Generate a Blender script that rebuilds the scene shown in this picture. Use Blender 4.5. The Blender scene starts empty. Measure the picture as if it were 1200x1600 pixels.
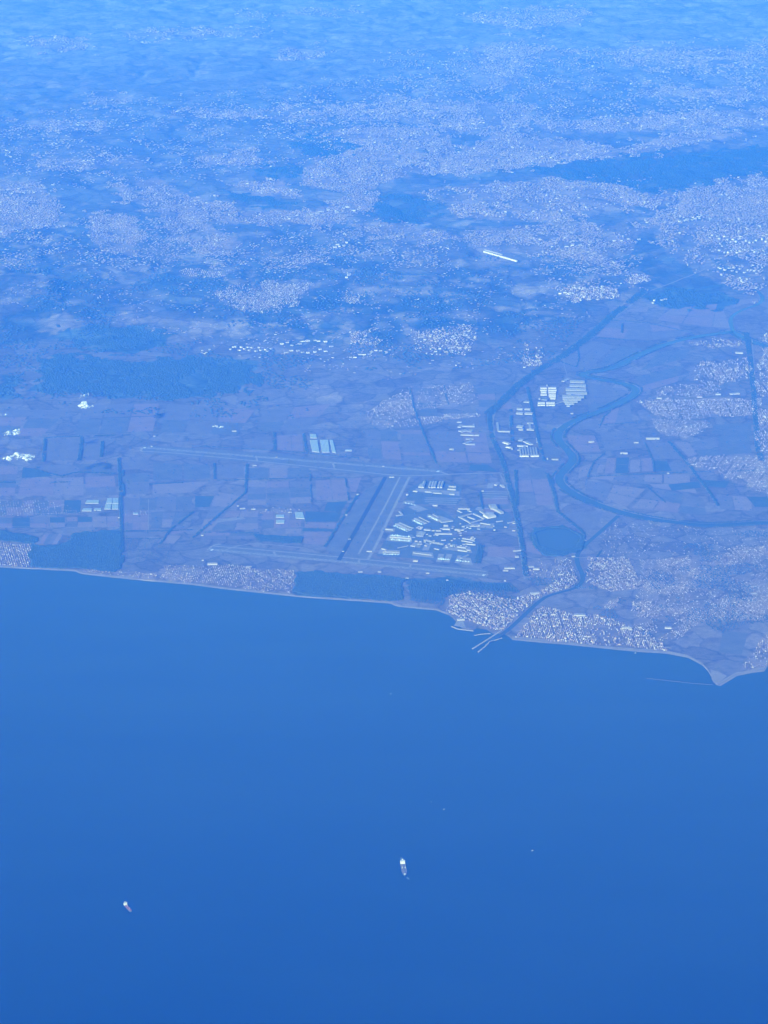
import bpy, math, random
import numpy as np
from mathutils import Vector, Matrix

random.seed(7)
RNG = np.random.default_rng(11)
scene = bpy.context.scene
C = scene.collection

# ------------------------------------------------------------------ camera
CAM_H = 11000.0                 # cruising height in metres
PITCH = math.radians(17.5)      # looking this far below the horizontal
cam_d = bpy.data.cameras.new('camera')
cam_d.sensor_fit = 'VERTICAL'
cam_d.angle = 2 * math.atan(800 / 4880)
cam_d.clip_start = 1.0
cam_d.clip_end = 400000.0
cam = bpy.data.objects.new('camera', cam_d)
C.objects.link(cam)
cam.location = (0, 0, CAM_H)
cam.rotation_euler = (math.pi / 2 - PITCH, 0, 0)
scene.camera = cam

# ------------------------------------------------------------------ sky and sun
SUN_EL = math.radians(18)
SUN_AZ = math.radians(212)      # compass bearing of the sun (0 = +Y, clockwise): behind and left of the viewer
world = bpy.data.worlds.new('World')
scene.world = world
world.use_nodes = True
wn = world.node_tree.nodes
wl = world.node_tree.links
wn.clear()
sky = wn.new('ShaderNodeTexSky')
sky.sky_type = 'NISHITA'
sky.sun_disc = False
sky.sun_elevation = SUN_EL
sky.sun_rotation = SUN_AZ
sky.altitude = 0
bgn = wn.new('ShaderNodeBackground')
bgn.inputs['Strength'].default_value = 0.15
wo = wn.new('ShaderNodeOutputWorld')
wl.new(sky.outputs[0], bgn.inputs['Color'])
wl.new(bgn.outputs[0], wo.inputs['Surface'])

sun_d = bpy.data.lights.new('sun', 'SUN')
sun_d.energy = 4.0
sun_d.angle = math.radians(0.5)
sun_d.color = (1.0, 0.96, 0.9)
sun = bpy.data.objects.new('sun', sun_d)
C.objects.link(sun)
sdir = Vector((math.sin(SUN_AZ) * math.cos(SUN_EL), math.cos(SUN_AZ) * math.cos(SUN_EL), math.sin(SUN_EL)))
sun.rotation_euler = (-sdir).to_track_quat('-Z', 'Y').to_euler()
sun.location = (0, 20000, 30000)

vs = scene.view_settings
vs.view_transform = 'Standard'
vs.look = 'None'
vs.gamma = 1.0
vs.exposure = 1.33
scene.cycles.volume_bounces = 2
scene.cycles.max_bounces = 6
scene.cycles.use_denoising = True
HAZE_DENSITY = 1.42e-5
HAZE_COLOR = (0.010, 0.178, 1.0)

# ------------------------------------------------------------------ geometry helpers
CP, SP = math.cos(PITCH), math.sin(PITCH)
FPX = 4880.0
PLAIN = 3.0                      # height of the coastal plain above the sea


def hash2(i, j, s):
    n = (i.astype(np.int64) * 374761393 + j.astype(np.int64) * 668265263 + s * 69069) & 0x7fffffff
    n = ((n ^ (n >> 13)) * 1274126177) & 0x7fffffff
    return ((n ^ (n >> 16)) & 0xffff) / 65535.0


def vnoise(x, y, s=0):
    x = np.asarray(x, float)
    y = np.asarray(y, float)
    i, j = np.floor(x), np.floor(y)
    fx, fy = x - i, y - j
    fx = fx * fx * (3 - 2 * fx)
    fy = fy * fy * (3 - 2 * fy)
    a, b = hash2(i, j, s), hash2(i + 1, j, s)
    c, d = hash2(i, j + 1, s), hash2(i + 1, j + 1, s)
    return (a * (1 - fx) + b * fx) * (1 - fy) + (c * (1 - fx) + d * fx) * fy


def fbm(x, y, s=0, o=4):
    t, a, n = 0, 1.0, 0
    for k in range(o):
        t = t + a * vnoise(x * 2 ** k, y * 2 ** k, s + k * 17)
        n += a
        a *= 0.5
    return t / n


def sstep(a, b, v):
    t = np.clip((v - a) / (b - a), 0, 1)
    return t * t * (3 - 2 * t)


def height(x, y):
    """ground level: a flat coastal plain, then low hills cut by ravines"""
    x = np.asarray(x, float)
    y = np.asarray(y, float)
    edge = 42300 + 1500 * (fbm(x / 3000 + 5, y / 9000, 3, 3) - .5) + np.clip(x - 1500, 0, 3000) * 1.0
    w = sstep(0, 2200, y - edge)
    far = sstep(66000, 80000, y)
    r = 1 - np.abs(2 * fbm(x / 1500, y / 2100, 21, 4) - 1)
    h = 18 + 70 * fbm(x / 3200, y / 4200, 9, 3) - 60 * np.clip(r - .72, 0, 1) * 3.0 + 26 * fbm(x / 520, y / 760, 31, 3)
    return PLAIN + w * np.clip(h, 0, 200) + far * 110 * fbm(x / 7000, y / 9000, 40, 4)


def P(px, py, z=PLAIN):
    """ground point seen at a place of the photograph"""
    dx, dy = (px - 600) / FPX, -(py - 800) / FPX
    d = (dx, dy * SP + CP, dy * CP - SP)
    t = (z - CAM_H) / d[2]
    return (d[0] * t, d[1] * t)


def PH(px, py):
    z = PLAIN
    for _ in range(4):
        x, y = P(px, py, z)
        z = float(height(np.array([x]), np.array([y]))[0])
    return (x, y, z)


def topx(x, y, z):
    """photo coordinates of world points (arrays)"""
    f = y * CP - (z - CAM_H) * SP
    u = y * SP + (z - CAM_H) * CP
    return 600 + FPX * x / f, 800 - FPX * u / f


def inpoly(px, py, poly):
    r = np.zeros(px.shape, bool)
    n = len(poly)
    for k in range(n):
        x0, y0 = poly[k]
        x1, y1 = poly[(k + 1) % n]
        if y0 == y1:
            continue
        c = ((y0 > py) != (y1 > py)) & (px < (x1 - x0) * (py - y0) / (y1 - y0) + x0)
        r ^= c
    return r


# ------------------------------------------------------------------ materials
def new_mat(name):
    m = bpy.data.materials.new(name)
    m.use_nodes = True
    nt = m.node_tree
    b = nt.nodes['Principled BSDF']
    b.inputs['Specular IOR Level'].default_value = 0.2
    return m, nt, b


def mat(name, col, rough=0.85, var=0.18, scale=0.02, detail=5, attr=None, spec=0.2):
    """one base colour broken up by noise; attr multiplies by a per-piece tint"""
    m, nt, b = new_mat(name)
    N, L = nt.nodes, nt.links
    geo = N.new('ShaderNodeNewGeometry')
    no = N.new('ShaderNodeTexNoise')
    no.inputs['Scale'].default_value = scale
    no.inputs['Detail'].default_value = detail
    no.inputs['Roughness'].default_value = 0.65
    L.new(geo.outputs['Position'], no.inputs['Vector'])
    mr = N.new('ShaderNodeMapRange')
    mr.inputs['From Min'].default_value = 0.25
    mr.inputs['From Max'].default_value = 0.75
    mr.inputs['To Min'].default_value = 1 - var
    mr.inputs['To Max'].default_value = 1 + var
    L.new(no.outputs['Fac'], mr.inputs['Value'])
    mx = N.new('ShaderNodeVectorMath')
    mx.operation = 'SCALE'
    if attr:
        a = N.new('ShaderNodeAttribute')
        a.attribute_name = attr
        L.new(a.outputs['Color'], mx.inputs[0])
    else:
        mx.inputs[0].default_value = col
    L.new(mr.outputs['Result'], mx.inputs['Scale'])
    L.new(mx.outputs['Vector'], b.inputs['Base Color'])
    b.inputs['Roughness'].default_value = rough
    b.inputs['Specular IOR Level'].default_value = spec
    return m


M = {}
M['asphalt'] = mat('asphalt', (0.055, 0.056, 0.06), .9, .25, .01)
M['runway'] = mat('runway_asphalt', (0.140, 0.116, 0.10), .9, .2, .004)
M['runway_dark'] = mat('runway_dark_asphalt', (0.035, 0.037, 0.042), .9, .2, .004)
M['concrete'] = mat('apron_concrete', (0.18, 0.15, 0.135), .9, .22, .02)
M['airgrass'] = mat('mown_grass', (0.098, 0.084, 0.082), .95, .2, .006)
M['apron_dark'] = mat('apron_asphalt', (0.075, 0.075, 0.078), .95, .25, .01)
M['paint'] = mat('white_road_paint', (0.75, 0.75, 0.73), .8, .1, .05)
M['road'] = mat('road_surface', (0.16, 0.13, 0.105), .9, .2, .01)
M['sand'] = mat('beach_sand', (0.165, 0.13, 0.11), .95, .2, .008)
M['rock'] = mat('breakwater_rock', (0.24, 0.19, 0.165), .95, .3, .08)
M['rock_wet'] = mat('wet_rock', (0.12, 0.095, 0.085), .9, .3, .05)
M['white_wall'] = mat('white_wall', (0.27, 0.225, 0.205), .8, .08, .03)
M['cream_wall'] = mat('cream_wall', (0.30, 0.22, 0.17), .8, .1, .03)
M['bright_wall'] = mat('bright_white_wall', (0.41, 0.34, 0.32), .8, .08, .03)
M['bright_roof'] = mat('bright_white_roof', (0.27, 0.225, 0.21), .8, .1, .03)
M['house_white'] = mat('house_white_plaster', (0.36, 0.30, 0.26), .85, .1, .05)
M['grey_wall'] = mat('grey_wall', (0.26, 0.23, 0.21), .8, .1, .03)
M['white_roof'] = mat('white_roof', (0.21, 0.175, 0.16), .7, .1, .04)
M['grey_roof'] = mat('grey_roof', (0.12, 0.11, 0.10), .8, .15, .04)
M['pale_roof'] = mat('pale_roof', (0.21, 0.18, 0.155), .8, .15, .04)
M['tile_roof'] = mat('tile_roof', (0.26, 0.14, 0.10), .85, .2, .06)
M['glasshouse'] = mat('glasshouse_panel', (0.20, 0.185, 0.175), .45, .12, .03, spec=.5)
M['tint_wall'] = mat('town_wall', (1, 1, 1), .85, .1, .05, attr='tint')
M['leaf'] = mat('leaf_canopy', (0.035, 0.055, 0.025), .95, .4, .03, attr='tint')
M['field_pale'] = mat('field_pale_stubble', (0.155, 0.110, 0.10), .95, .16, .006)
M['field_mid'] = mat('field_dry_grass', (0.110, 0.086, 0.084), .95, .18, .006)
M['field_pink'] = mat('field_ploughed', (0.150, 0.098, 0.094), .95, .16, .006)
M['field_green'] = mat('field_crop', (0.050, 0.060, 0.058), .95, .2, .006)
M['field_olive'] = mat('field_pasture', (0.090, 0.078, 0.074), .95, .2, .006)
M['ship_deck'] = mat('ship_deck_paint', (0.13, 0.10, 0.10), .7, .15, .2)
M['ship_red'] = mat('ship_red_deck', (0.20, 0.07, 0.06), .7, .15, .2)
M['ship_hull'] = mat('ship_hull_paint', (0.06, 0.07, 0.10), .5, .15, .1)
M['ship_white'] = mat('ship_white_paint', (0.40, 0.37, 0.35), .5, .05, .2)
M['plane_white'] = mat('aircraft_white', (0.80, 0.81, 0.82), .4, .04, .3, spec=.5)
M['foam'] = mat('wake_foam', (0.10, 0.12, 0.13), .9, .3, .1)

# fresh water of the river and the canals
m, nt, b = new_mat('river_water')
b.inputs['Base Color'].default_value = (0.038, 0.042, 0.045, 1)
b.inputs['Roughness'].default_value = 0.25
b.inputs['IOR'].default_value = 1.33
b.inputs['Specular IOR Level'].default_value = 0.05
M['river'] = m

# sea: dark water, roughened by waves far below a pixel, with slow drifts in roughness
m, nt, b = new_mat('sea_water')
N, L = nt.nodes, nt.links
b.inputs['IOR'].default_value = 1.33
b.inputs['Specular IOR Level'].default_value = 0.10
geo = N.new('ShaderNodeNewGeometry')
no = N.new('ShaderNodeTexNoise')
no.inputs['Scale'].default_value = 0.00035
no.inputs['Detail'].default_value = 6
L.new(geo.outputs['Position'], no.inputs['Vector'])
mr = N.new('ShaderNodeMapRange')
mr.inputs['To Min'].default_value = 0.28
mr.inputs['To Max'].default_value = 0.42
L.new(no.outputs['Fac'], mr.inputs['Value'])
L.new(mr.outputs['Result'], b.inputs['Roughness'])
cr = N.new('ShaderNodeMix')
cr.data_type = 'RGBA'
cr.inputs[6].default_value = (0.001, 0.004, 0.010, 1)
cr.inputs[7].default_value = (0.017, 0.024, 0.021, 1)
# paler towards the shore: turbid shallows, plus distance haze put into the colour
sxy = N.new('ShaderNodeSeparateXYZ')
L.new(geo.outputs['Position'], sxy.inputs[0])
wob_ = N.new('ShaderNodeMath')
wob_.operation = 'MULTIPLY_ADD'
wob_.inputs[1].default_value = 5000.0
L.new(no.outputs['Fac'], wob_.inputs[0])
L.new(sxy.outputs['Y'], wob_.inputs[2])
shl = N.new('ShaderNodeMapRange')
shl.inputs['From Min'].default_value = 23500.0
shl.inputs['From Max'].default_value = 34500.0
L.new(wob_.outputs[0], shl.inputs['Value'])
L.new(shl.outputs[0], cr.inputs[0])
stv = N.new('ShaderNodeVectorMath')
stv.operation = 'MULTIPLY'
stv.inputs[1].default_value = (.00035, .0011, 1)
L.new(geo.outputs['Position'], stv.inputs[0])
stn = N.new('ShaderNodeTexNoise')
stn.inputs['Scale'].default_value = 1.0
stn.inputs['Detail'].default_value = 7
stn.inputs['Roughness'].default_value = .65
L.new(stv.outputs[0], stn.inputs['Vector'])
str_ = N.new('ShaderNodeMapRange')
str_.inputs['From Min'].default_value = .3
str_.inputs['From Max'].default_value = .7
str_.inputs['To Min'].default_value = .78
str_.inputs['To Max'].default_value = 1.22
L.new(stn.outputs['Fac'], str_.inputs['Value'])
stm = N.new('ShaderNodeVectorMath')
stm.operation = 'SCALE'
L.new(cr.outputs[2], stm.inputs[0])
L.new(str_.outputs[0], stm.inputs['Scale'])
L.new(stm.outputs[0], b.inputs['Base Color'])
wv = N.new('ShaderNodeTexNoise')
wv.inputs['Scale'].default_value = 0.03
wv.inputs['Detail'].default_value = 4
L.new(geo.outputs['Position'], wv.inputs['Vector'])
bp = N.new('ShaderNodeBump')
bp.inputs['Strength'].default_value = 0.25
bp.inputs['Distance'].default_value = 1.5
L.new(wv.outputs['Fac'], bp.inputs['Height'])
L.new(bp.outputs['Normal'], b.inputs['Normal'])
M['sea'] = m

# land: broad cover from an attribute (fields, woods, built-up ground) times patchy fine cover
m, nt, b = new_mat('land_cover')
N, L = nt.nodes, nt.links
b.inputs['Roughness'].default_value = 0.95
b.inputs['Specular IOR Level'].default_value = 0.1
at = N.new('ShaderNodeAttribute')
at.attribute_name = 'cover'
geo = N.new('ShaderNodeNewGeometry')
wn_ = N.new('ShaderNodeTexNoise')
wn_.inputs['Scale'].default_value = 0.0016
wn_.inputs['Detail'].default_value = 4
L.new(geo.outputs['Position'], wn_.inputs['Vector'])
wsc = N.new('ShaderNodeVectorMath')
wsc.operation = 'MULTIPLY_ADD'
wsc.inputs[1].default_value = (700, 700, 0)
L.new(wn_.outputs['Color'], wsc.inputs[0])
L.new(geo.outputs['Position'], wsc.inputs[2])
flt = N.new('ShaderNodeVectorMath')
flt.operation = 'MULTIPLY'
flt.inputs[1].default_value = (1, .8, 0)
L.new(wsc.outputs[0], flt.inputs[0])
vo = N.new('ShaderNodeTexVoronoi')
vo.inputs['Scale'].default_value = 0.0031
L.new(flt.outputs[0], vo.inputs['Vector'])
sepc = N.new('ShaderNodeSeparateColor')
L.new(vo.outputs['Color'], sepc.inputs[0])
ve = N.new('ShaderNodeTexVoronoi')
ve.feature = 'DISTANCE_TO_EDGE'
ve.inputs['Scale'].default_value = 0.0031
L.new(flt.outputs[0], ve.inputs['Vector'])
n1 = N.new('ShaderNodeTexNoise')
n1.inputs['Scale'].default_value = 0.011
n1.inputs['Detail'].default_value = 6
n1.inputs['Roughness'].default_value = 0.7
L.new(geo.outputs['Position'], n1.inputs['Vector'])
r1 = N.new('ShaderNodeMapRange')
r1.inputs['To Min'].default_value = 0.82
r1.inputs['To Max'].default_value = 1.22
L.new(sepc.outputs[0], r1.inputs['Value'])
r2 = N.new('ShaderNodeMapRange')
r2.inputs['From Min'].default_value = 0.3
r2.inputs['From Max'].default_value = 0.7
r2.inputs['To Min'].default_value = 0.72
r2.inputs['To Max'].default_value = 1.30
L.new(n1.outputs['Fac'], r2.inputs['Value'])
# hedges and ditches along some parcel edges
he = N.new('ShaderNodeMapRange')
he.inputs['From Min'].default_value = 0.02
he.inputs['From Max'].default_value = 0.06
he.inputs['To Min'].default_value = 0.72
he.inputs['To Max'].default_value = 1.0
L.new(ve.outputs['Distance'], he.inputs['Value'])
mu = N.new('ShaderNodeMath')
mu.operation = 'MULTIPLY'
L.new(r1.outputs[0], mu.inputs[0])
L.new(r2.outputs[0], mu.inputs[1])
mu2 = N.new('ShaderNodeMath')
mu2.operation = 'MULTIPLY'
L.new(mu.outputs[0], mu2.inputs[0])
L.new(he.outputs[0], mu2.inputs[1])
sc_ = N.new('ShaderNodeVectorMath')
sc_.operation = 'SCALE'
L.new(at.outputs['Color'], sc_.inputs[0])
L.new(mu2.outputs[0], sc_.inputs['Scale'])
L.new(sc_.outputs['Vector'], b.inputs['Base Color'])
M['land'] = m


# ------------------------------------------------------------------ object helpers
def tag(o, label=None, cat=None, group=None, kind=None):
    if label:
        o['label'] = label
    if cat:
        o['category'] = cat
    if group:
        o['group'] = group
    if kind:
        o['kind'] = kind
    return o


def link(name, me, parent=None):
    o = bpy.data.objects.new(name, me)
    C.objects.link(o)
    if parent is not None:
        o.parent = parent
    return o


def mesh(name, verts, faces, mats, midx=None, tint=None, smooth=False):
    me = bpy.data.meshes.new(name)
    me.from_pydata([tuple(v) for v in verts], [], [tuple(f) for f in faces])
    for mm in (mats if isinstance(mats, (list, tuple)) else [mats]):
        me.materials.append(M[mm])
    if midx is not None:
        me.polygons.foreach_set('material_index', midx)
    if tint is not None:
        a = me.color_attributes.new('tint', 'FLOAT_COLOR', 'POINT')
        a.data.foreach_set('color', np.asarray(tint, np.float32).ravel())
    if smooth:
        me.polygons.foreach_set('use_smooth', [True] * len(me.polygons))
    me.update()
    return me


def np_mesh(name, V, F, mats, midx=None, tint=None):
    """quads or triangles from numpy arrays"""
    me = bpy.data.meshes.new(name)
    nv, nf, k = len(V), len(F), F.shape[1]
    me.vertices.add(nv)
    me.vertices.foreach_set('co', V.astype(np.float32).ravel())
    me.loops.add(nf * k)
    me.loops.foreach_set('vertex_index', F.astype(np.int32).ravel())
    me.polygons.add(nf)
    me.polygons.foreach_set('loop_start', np.arange(0, nf * k, k, dtype=np.int32))
    me.polygons.foreach_set('loop_total', np.full(nf, k, np.int32))
    for mm in (mats if isinstance(mats, (list, tuple)) else [mats]):
        me.materials.append(M[mm])
    if midx is not None:
        me.polygons.foreach_set('material_index', midx.astype(np.int32))
    me.update(calc_edges=True)
    if tint is not None:
        a = me.color_attributes.new('tint', 'FLOAT_COLOR', 'POINT')
        a.data.foreach_set('color', np.asarray(tint, np.float32).ravel())
    me.validate()
    return me


def sheet(name, pts_px, mt, lift, parent=None, z=None):
    """a flat ground sheet with real corners on the plain"""
    pts = [P(*p) for p in pts_px]
    zz = PLAIN + lift if z is None else z
    me = mesh(name, [(x, y, zz) for x, y in pts], [list(range(len(pts)))], mt)
    if me.polygons[0].normal.z < 0:
        me.flip_normals()
    return link(name, me, parent)


def dens(pts, step):
    out = []
    for a, b_ in zip(pts[:-1], pts[1:]):
        n = max(1, int(math.hypot(b_[0] - a[0], b_[1] - a[1]) / step))
        for k in range(n):
            t = k / n
            out.append((a[0] + (b_[0] - a[0]) * t, a[1] + (b_[1] - a[1]) * t))
    out.append(pts[-1])
    return out


def smooth_line(pts, it=2):
    for _ in range(it):
        q = [pts[0]]
        for a, b_ in zip(pts[:-1], pts[1:]):
            q.append((a[0] * .75 + b_[0] * .25, a[1] * .75 + b_[1] * .25))
            q.append((a[0] * .25 + b_[0] * .75, a[1] * .25 + b_[1] * .75))
        q.append(pts[-1])
        pts = q
    return pts


def ribbon(name, line_px, width, mt, lift, parent=None, smooth=2, world=False, wobble=0.0, follow=True, flat=None):
    pts = line_px if world else [P(*p) for p in line_px]
    if smooth:
        pts = smooth_line(pts, smooth)
    pts = dens(pts, 120.0)
    V, F = [], []
    n = len(pts)
    for k, (x, y) in enumerate(pts):
        a, b_ = pts[max(0, k - 1)], pts[min(n - 1, k + 1)]
        tx, ty = b_[0] - a[0], b_[1] - a[1]
        l = math.hypot(tx, ty) or 1
        nx, ny = -ty / l, tx / l
        w = width / 2 * (1 + wobble * (random.random() - .5))
        for s in (1, -1):
            xx, yy = x + nx * w * s, y + ny * w * s
            zz = flat if flat is not None else float(height(np.array([xx]), np.array([yy]))[0]) + lift
            V.append((xx, yy, zz))
        if k:
            i = 2 * k
            F.append((i - 2, i - 1, i + 1, i))
    me = mesh(name, V, F, mt)
    if me.polygons[0].normal.z < 0:
        me.flip_normals()
    return link(name, me, parent)


# ------------------------------------------------------------------ the setting: sea, land, beach, river
COAST = [(-700, 868), (-300, 880), (-60, 884), (0, 886), (40, 888), (118, 892), (126, 896), (180, 902), (240, 908), (300, 913),
         (360, 921), (420, 927), (465, 932), (520, 936), (580, 940), (610, 942), (620, 947), (650, 950), (682, 953),
         (700, 960), (709, 967), (706, 978), (722, 983), (738, 986), (744, 981), (762, 984), (770, 991), (778, 990),
         (790, 991), (800, 999), (830, 1002), (880, 1006), (940, 1012), (1000, 1018), (1040, 1020), (1075, 1027), (1098, 1039), (1108, 1050),
         (1114, 1064), (1112, 1070), (1122, 1073), (1134, 1066), (1152, 1055), (1172, 1051), (1194, 1048), (1203, 1034),
         (1212, 1030), (1260, 1045), (1400, 1075), (1700, 1120)]
cw = [P(*p) for p in COAST]
cx = np.array([p[0] for p in cw])
cy = np.array([p[1] for p in cw])
mono = np.concatenate([[True], cx[1:] > np.maximum.accumulate(cx)[:-1]])
cxm, cym = cx[mono], cy[mono]


def coast_y(x):
    y = np.interp(x, cxm, cym)
    return y + 14 * (fbm(x / 120.0, x * 0 + 3.3, 77, 3) - .5)


me = mesh('sea', [(-90000, -5000, 0), (90000, -5000, 0), (90000, 60000, 0), (-90000, 60000, 0)], [(0, 1, 2, 3)], 'sea')
sea = tag(link('sea', me), kind='structure')

# polygons in photograph coordinates that steer ground cover and building
WOODS = {   # name: (polygon, crown size, spacing, label)
    'pine_wood_a': ([(50, 852), (60, 853), (90, 853), (120, 835), (188, 831), (189, 884), (176, 893), (120, 889), (47, 885)], 13, 12,
                    'large dark pine wood behind the beach at the far left'),
    'pine_wood_b': ([(0, 829), (58, 840), (56, 850), (0, 846)], 13, 13, 'dark wood directly above the leftmost beach town'),
    'pine_wood_c': ([(466, 893), (560, 897), (632, 903), (628, 938), (560, 935), (470, 928), (455, 924)], 13, 12,
                    'dark pine wood between the near runway and the straight beach'),
    'pine_wood_d': ([(832, 824), (880, 822), (914, 838), (908, 858), (880, 870), (850, 868), (832, 850)], 14, 12,
                    'dark wood round the lake beside the river canal'),
    'pine_wood_e': ([(400, 837), (473, 839), (470, 849), (407, 845)], 12, 12, 'narrow dark wood just above the near runway'),
    'pine_wood_f': ([(191, 842), (240, 845), (262, 858), (270, 872), (240, 880), (193, 884)], 9, 44,
                    'thin scrub wood right of the long straight ditch'),
    'pine_wood_g': ([(640, 906), (700, 908), (800, 912), (810, 925), (740, 922), (705, 928), (690, 945), (640, 938)], 11, 22,
                    'scattered scrub wood left of the canal town'),
}
HILLWOODS = {
    'hill_wood_a': ([(62, 570), (100, 552), (160, 556), (230, 566), (300, 562), (400, 566), (398, 596), (345, 616), (290, 620), (200, 622), (145, 618), (40, 612), (75, 596)],
                    'broad dark hillside wood above the left plain'),
    'hill_wood_b': ([(100, 515), (180, 510), (270, 518), (262, 536), (190, 548), (110, 540)], 'dark wood higher up the left hills'),
    'hill_wood_c': ([(0, 585), (30, 590), (20, 625), (0, 630)], 'small dark wood at the left edge of the hills'),
    'park_a': ([(586, 318), (620, 304), (668, 306), (690, 325), (668, 344), (610, 352), (585, 340)], 'dark round park in the middle of the city'),
    'park_b': ([(820, 270), (900, 252), (1010, 244), (1200, 232), (1200, 272), (1100, 284), (1010, 300), (960, 285), (900, 280)], 'long dark park band right of the city'),
    'park_c': ([(352, 298), (420, 310), (465, 316), (440, 326), (380, 318)], 'narrow dark park in the left part of the city'),
    'park_d': ([(455, 226), (530, 216), (570, 228), (520, 246), (470, 240)], 'dark park left of the old city'),
    'park_e': ([(390, 262), (460, 256), (480, 270), (430, 282)], 'small dark park above the left city districts'),
    'park_f': ([(1000, 462), (1060, 452), (1120, 456), (1150, 466), (1120, 482), (1040, 478)], 'dark scrub inside the upper river loop'),
}
# towns: polygon, spacing along/across, size, height, angle, density, kind
TOWNS = [
    ([(-40, 846), (52, 850), (46, 885), (-40, 882)], 34, 46, 19, 9, 12, .72),
    ([(128, 890), (200, 893), (300, 900), (300, 911), (180, 900), (124, 895)], 30, 40, 16, 8, -8, .62),
    ([(255, 884), (390, 884), (390, 921), (300, 909), (262, 905)], 30, 42, 16, 8, 10, .48),
    ([(388, 888), (464, 892), (452, 927), (380, 921)], 26, 52, 18, 9, 28, .85),
    ([(700, 932), (735, 926), (800, 936), (812, 965), (800, 978), (786, 986), (764, 981), (742, 976), (716, 966), (700, 956)], 32, 38, 21, 13, 30, .78),
    ([(800, 936), (840, 925), (866, 908), (898, 895), (904, 910), (885, 920), (858, 926), (836, 940), (815, 962)], 32, 40, 21, 13, 38, .72),
    ([(846, 948), (890, 956), (900, 958), (940, 962), (985, 978), (1038, 1004), (1042, 1016), (960, 1009), (870, 1002), (806, 994), (822, 972)], 26, 50, 20, 12, 3, .82),
    ([(918, 870), (982, 872), (1000, 920), (952, 925), (925, 914), (912, 908)], 24, 46, 19, 10, 22, .86),
    ([(1026, 876), (1078, 866), (1086, 880), (1034, 886)], 30, 40, 18, 9, 15, .7),
    ([(1066, 890), (1100, 885), (1112, 904), (1072, 902)], 28, 42, 18, 9, 20, .78),
    ([(1112, 868), (1148, 862), (1160, 880), (1122, 884)], 30, 42, 18, 9, 20, .7),
    ([(1140, 858), (1210, 850), (1210, 868), (1160, 872)], 30, 42, 18, 9, 15, .7),
    ([(992, 908), (1074, 912), (1080, 936), (1004, 922)], 32, 44, 18, 9, 10, .55),
    ([(990, 942), (1080, 930), (1076, 958), (1022, 970), (992, 962)], 32, 44, 18, 9, -25, .55),
    ([(1112, 944), (1145, 935), (1138, 965), (1110, 962)], 26, 48, 18, 9, -12, .82),
    ([(1145, 938), (1205, 928), (1195, 970), (1145, 968)], 34, 44, 18, 9, 15, .5),
    ([(1028, 1000), (1088, 952), (1112, 958), (1062, 998)], 34, 44, 17, 9, -35, .5),
    ([(946, 938), (970, 933), (962, 954), (942, 950)], 30, 44, 18, 9, -20, .6),
    ([(960, 980), (1020, 970), (1030, 992), (985, 985)], 36, 48, 17, 9, 15, .4),
    ([(1160, 1046), (1196, 990), (1212, 990), (1206, 1042), (1180, 1048)], 26, 44, 16, 8, -8, .75),
    ([(935, 812), (1010, 817), (1100, 826), (1200, 826), (1200, 860), (1090, 862), (1000, 868), (935, 866)], 44, 56, 16, 8, 15, .22),
    ([(1000, 875), (1110, 865), (1200, 865), (1200, 970), (1110, 968), (990, 975)], 40, 48, 16, 8, 15, .42),
    ([(-20, 783), (60, 783), (110, 788), (130, 802), (20, 807), (-20, 806)], 40, 46, 15, 7, 10, .3),
    ([(380, 794), (480, 795), (480, 803), (380, 802)], 44, 40, 15, 7, 5, .35),
    ([(192, 796), (230, 798), (230, 806), (192, 806)], 40, 40, 15, 7, 5, .3),
    ([(820, 876), (905, 874), (905, 896), (860, 908), (820, 900)], 40, 46, 18, 9, 30, .3),
    # inland river towns
    ([(988, 626), (1192, 622), (1188, 648), (1130, 652), (1060, 656), (1024, 652)], 30, 62, 22, 11, 2, .88),
    ([(1015, 656), (1110, 656), (1110, 666), (1070, 685), (1035, 680)], 40, 50, 20, 10, -20, .5),
    ([(1082, 570), (1168, 560), (1175, 590), (1118, 604), (1080, 592)], 36, 56, 24, 13, 4, .62),
    ([(1026, 606), (1082, 600), (1126, 606), (1120, 618), (1026, 620)], 46, 60, 22, 11, 20, .45),
    ([(1082, 532), (1160, 528), (1152, 545), (1085, 541)], 34, 54, 22, 11, 8, .65),
    ([(1184, 530), (1215, 515), (1215, 620), (1180, 618)], 36, 54, 24, 14, 4, .75),
    ([(1072, 716), (1130, 712), (1215, 712), (1215, 772), (1175, 766), (1120, 742), (1085, 730)], 34, 50, 20, 10, -18, .66),
    ([(1180, 640), (1215, 640), (1215, 710), (1182, 706)], 40, 60, 24, 14, 3, .6),
    ([(567, 652), (605, 625), (643, 602), (650, 648), (610, 662), (580, 664)], 36, 48, 20, 10, 15, .55),
    ([(652, 604), (738, 598), (745, 628), (655, 640)], 38, 60, 20, 10, 8, .45),
    ([(690, 648), (750, 646), (752, 654), (690, 656)], 36, 44, 20, 10, 8, .6),
    ([(590, 662), (690, 650), (690, 660), (600, 670)], 44, 46, 20, 10, 8, .5),
    # hill villages
    ([(332, 455), (372, 442), (470, 440), (490, 446), (460, 478), (410, 486), (378, 490), (345, 470)], 34, 46, 24, 12, 12, .52),
    ([(545, 520), (582, 514), (592, 545), (552, 542)], 44, 56, 28, 13, 15, .55),
    ([(640, 515), (742, 508), (738, 550), (690, 556), (648, 552)], 48, 60, 30, 13, 25, .42),
    ([(536, 455), (566, 458), (566, 474), (540, 470)], 40, 56, 24, 12, 12, .6),
    ([(820, 540), (850, 538), (842, 570), (815, 572)], 44, 60, 28, 13, 30, .55),
    ([(872, 448), (966, 448), (966, 466), (890, 470)], 44, 58, 34, 15, 35, .75),
    ([(975, 434), (1014, 428), (1010, 442), (975, 446)], 44, 58, 30, 14, 15, .6),
    ([(280, 424), (350, 424), (350, 434), (280, 434)], 40, 60, 24, 12, 10, .5),
]
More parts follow.
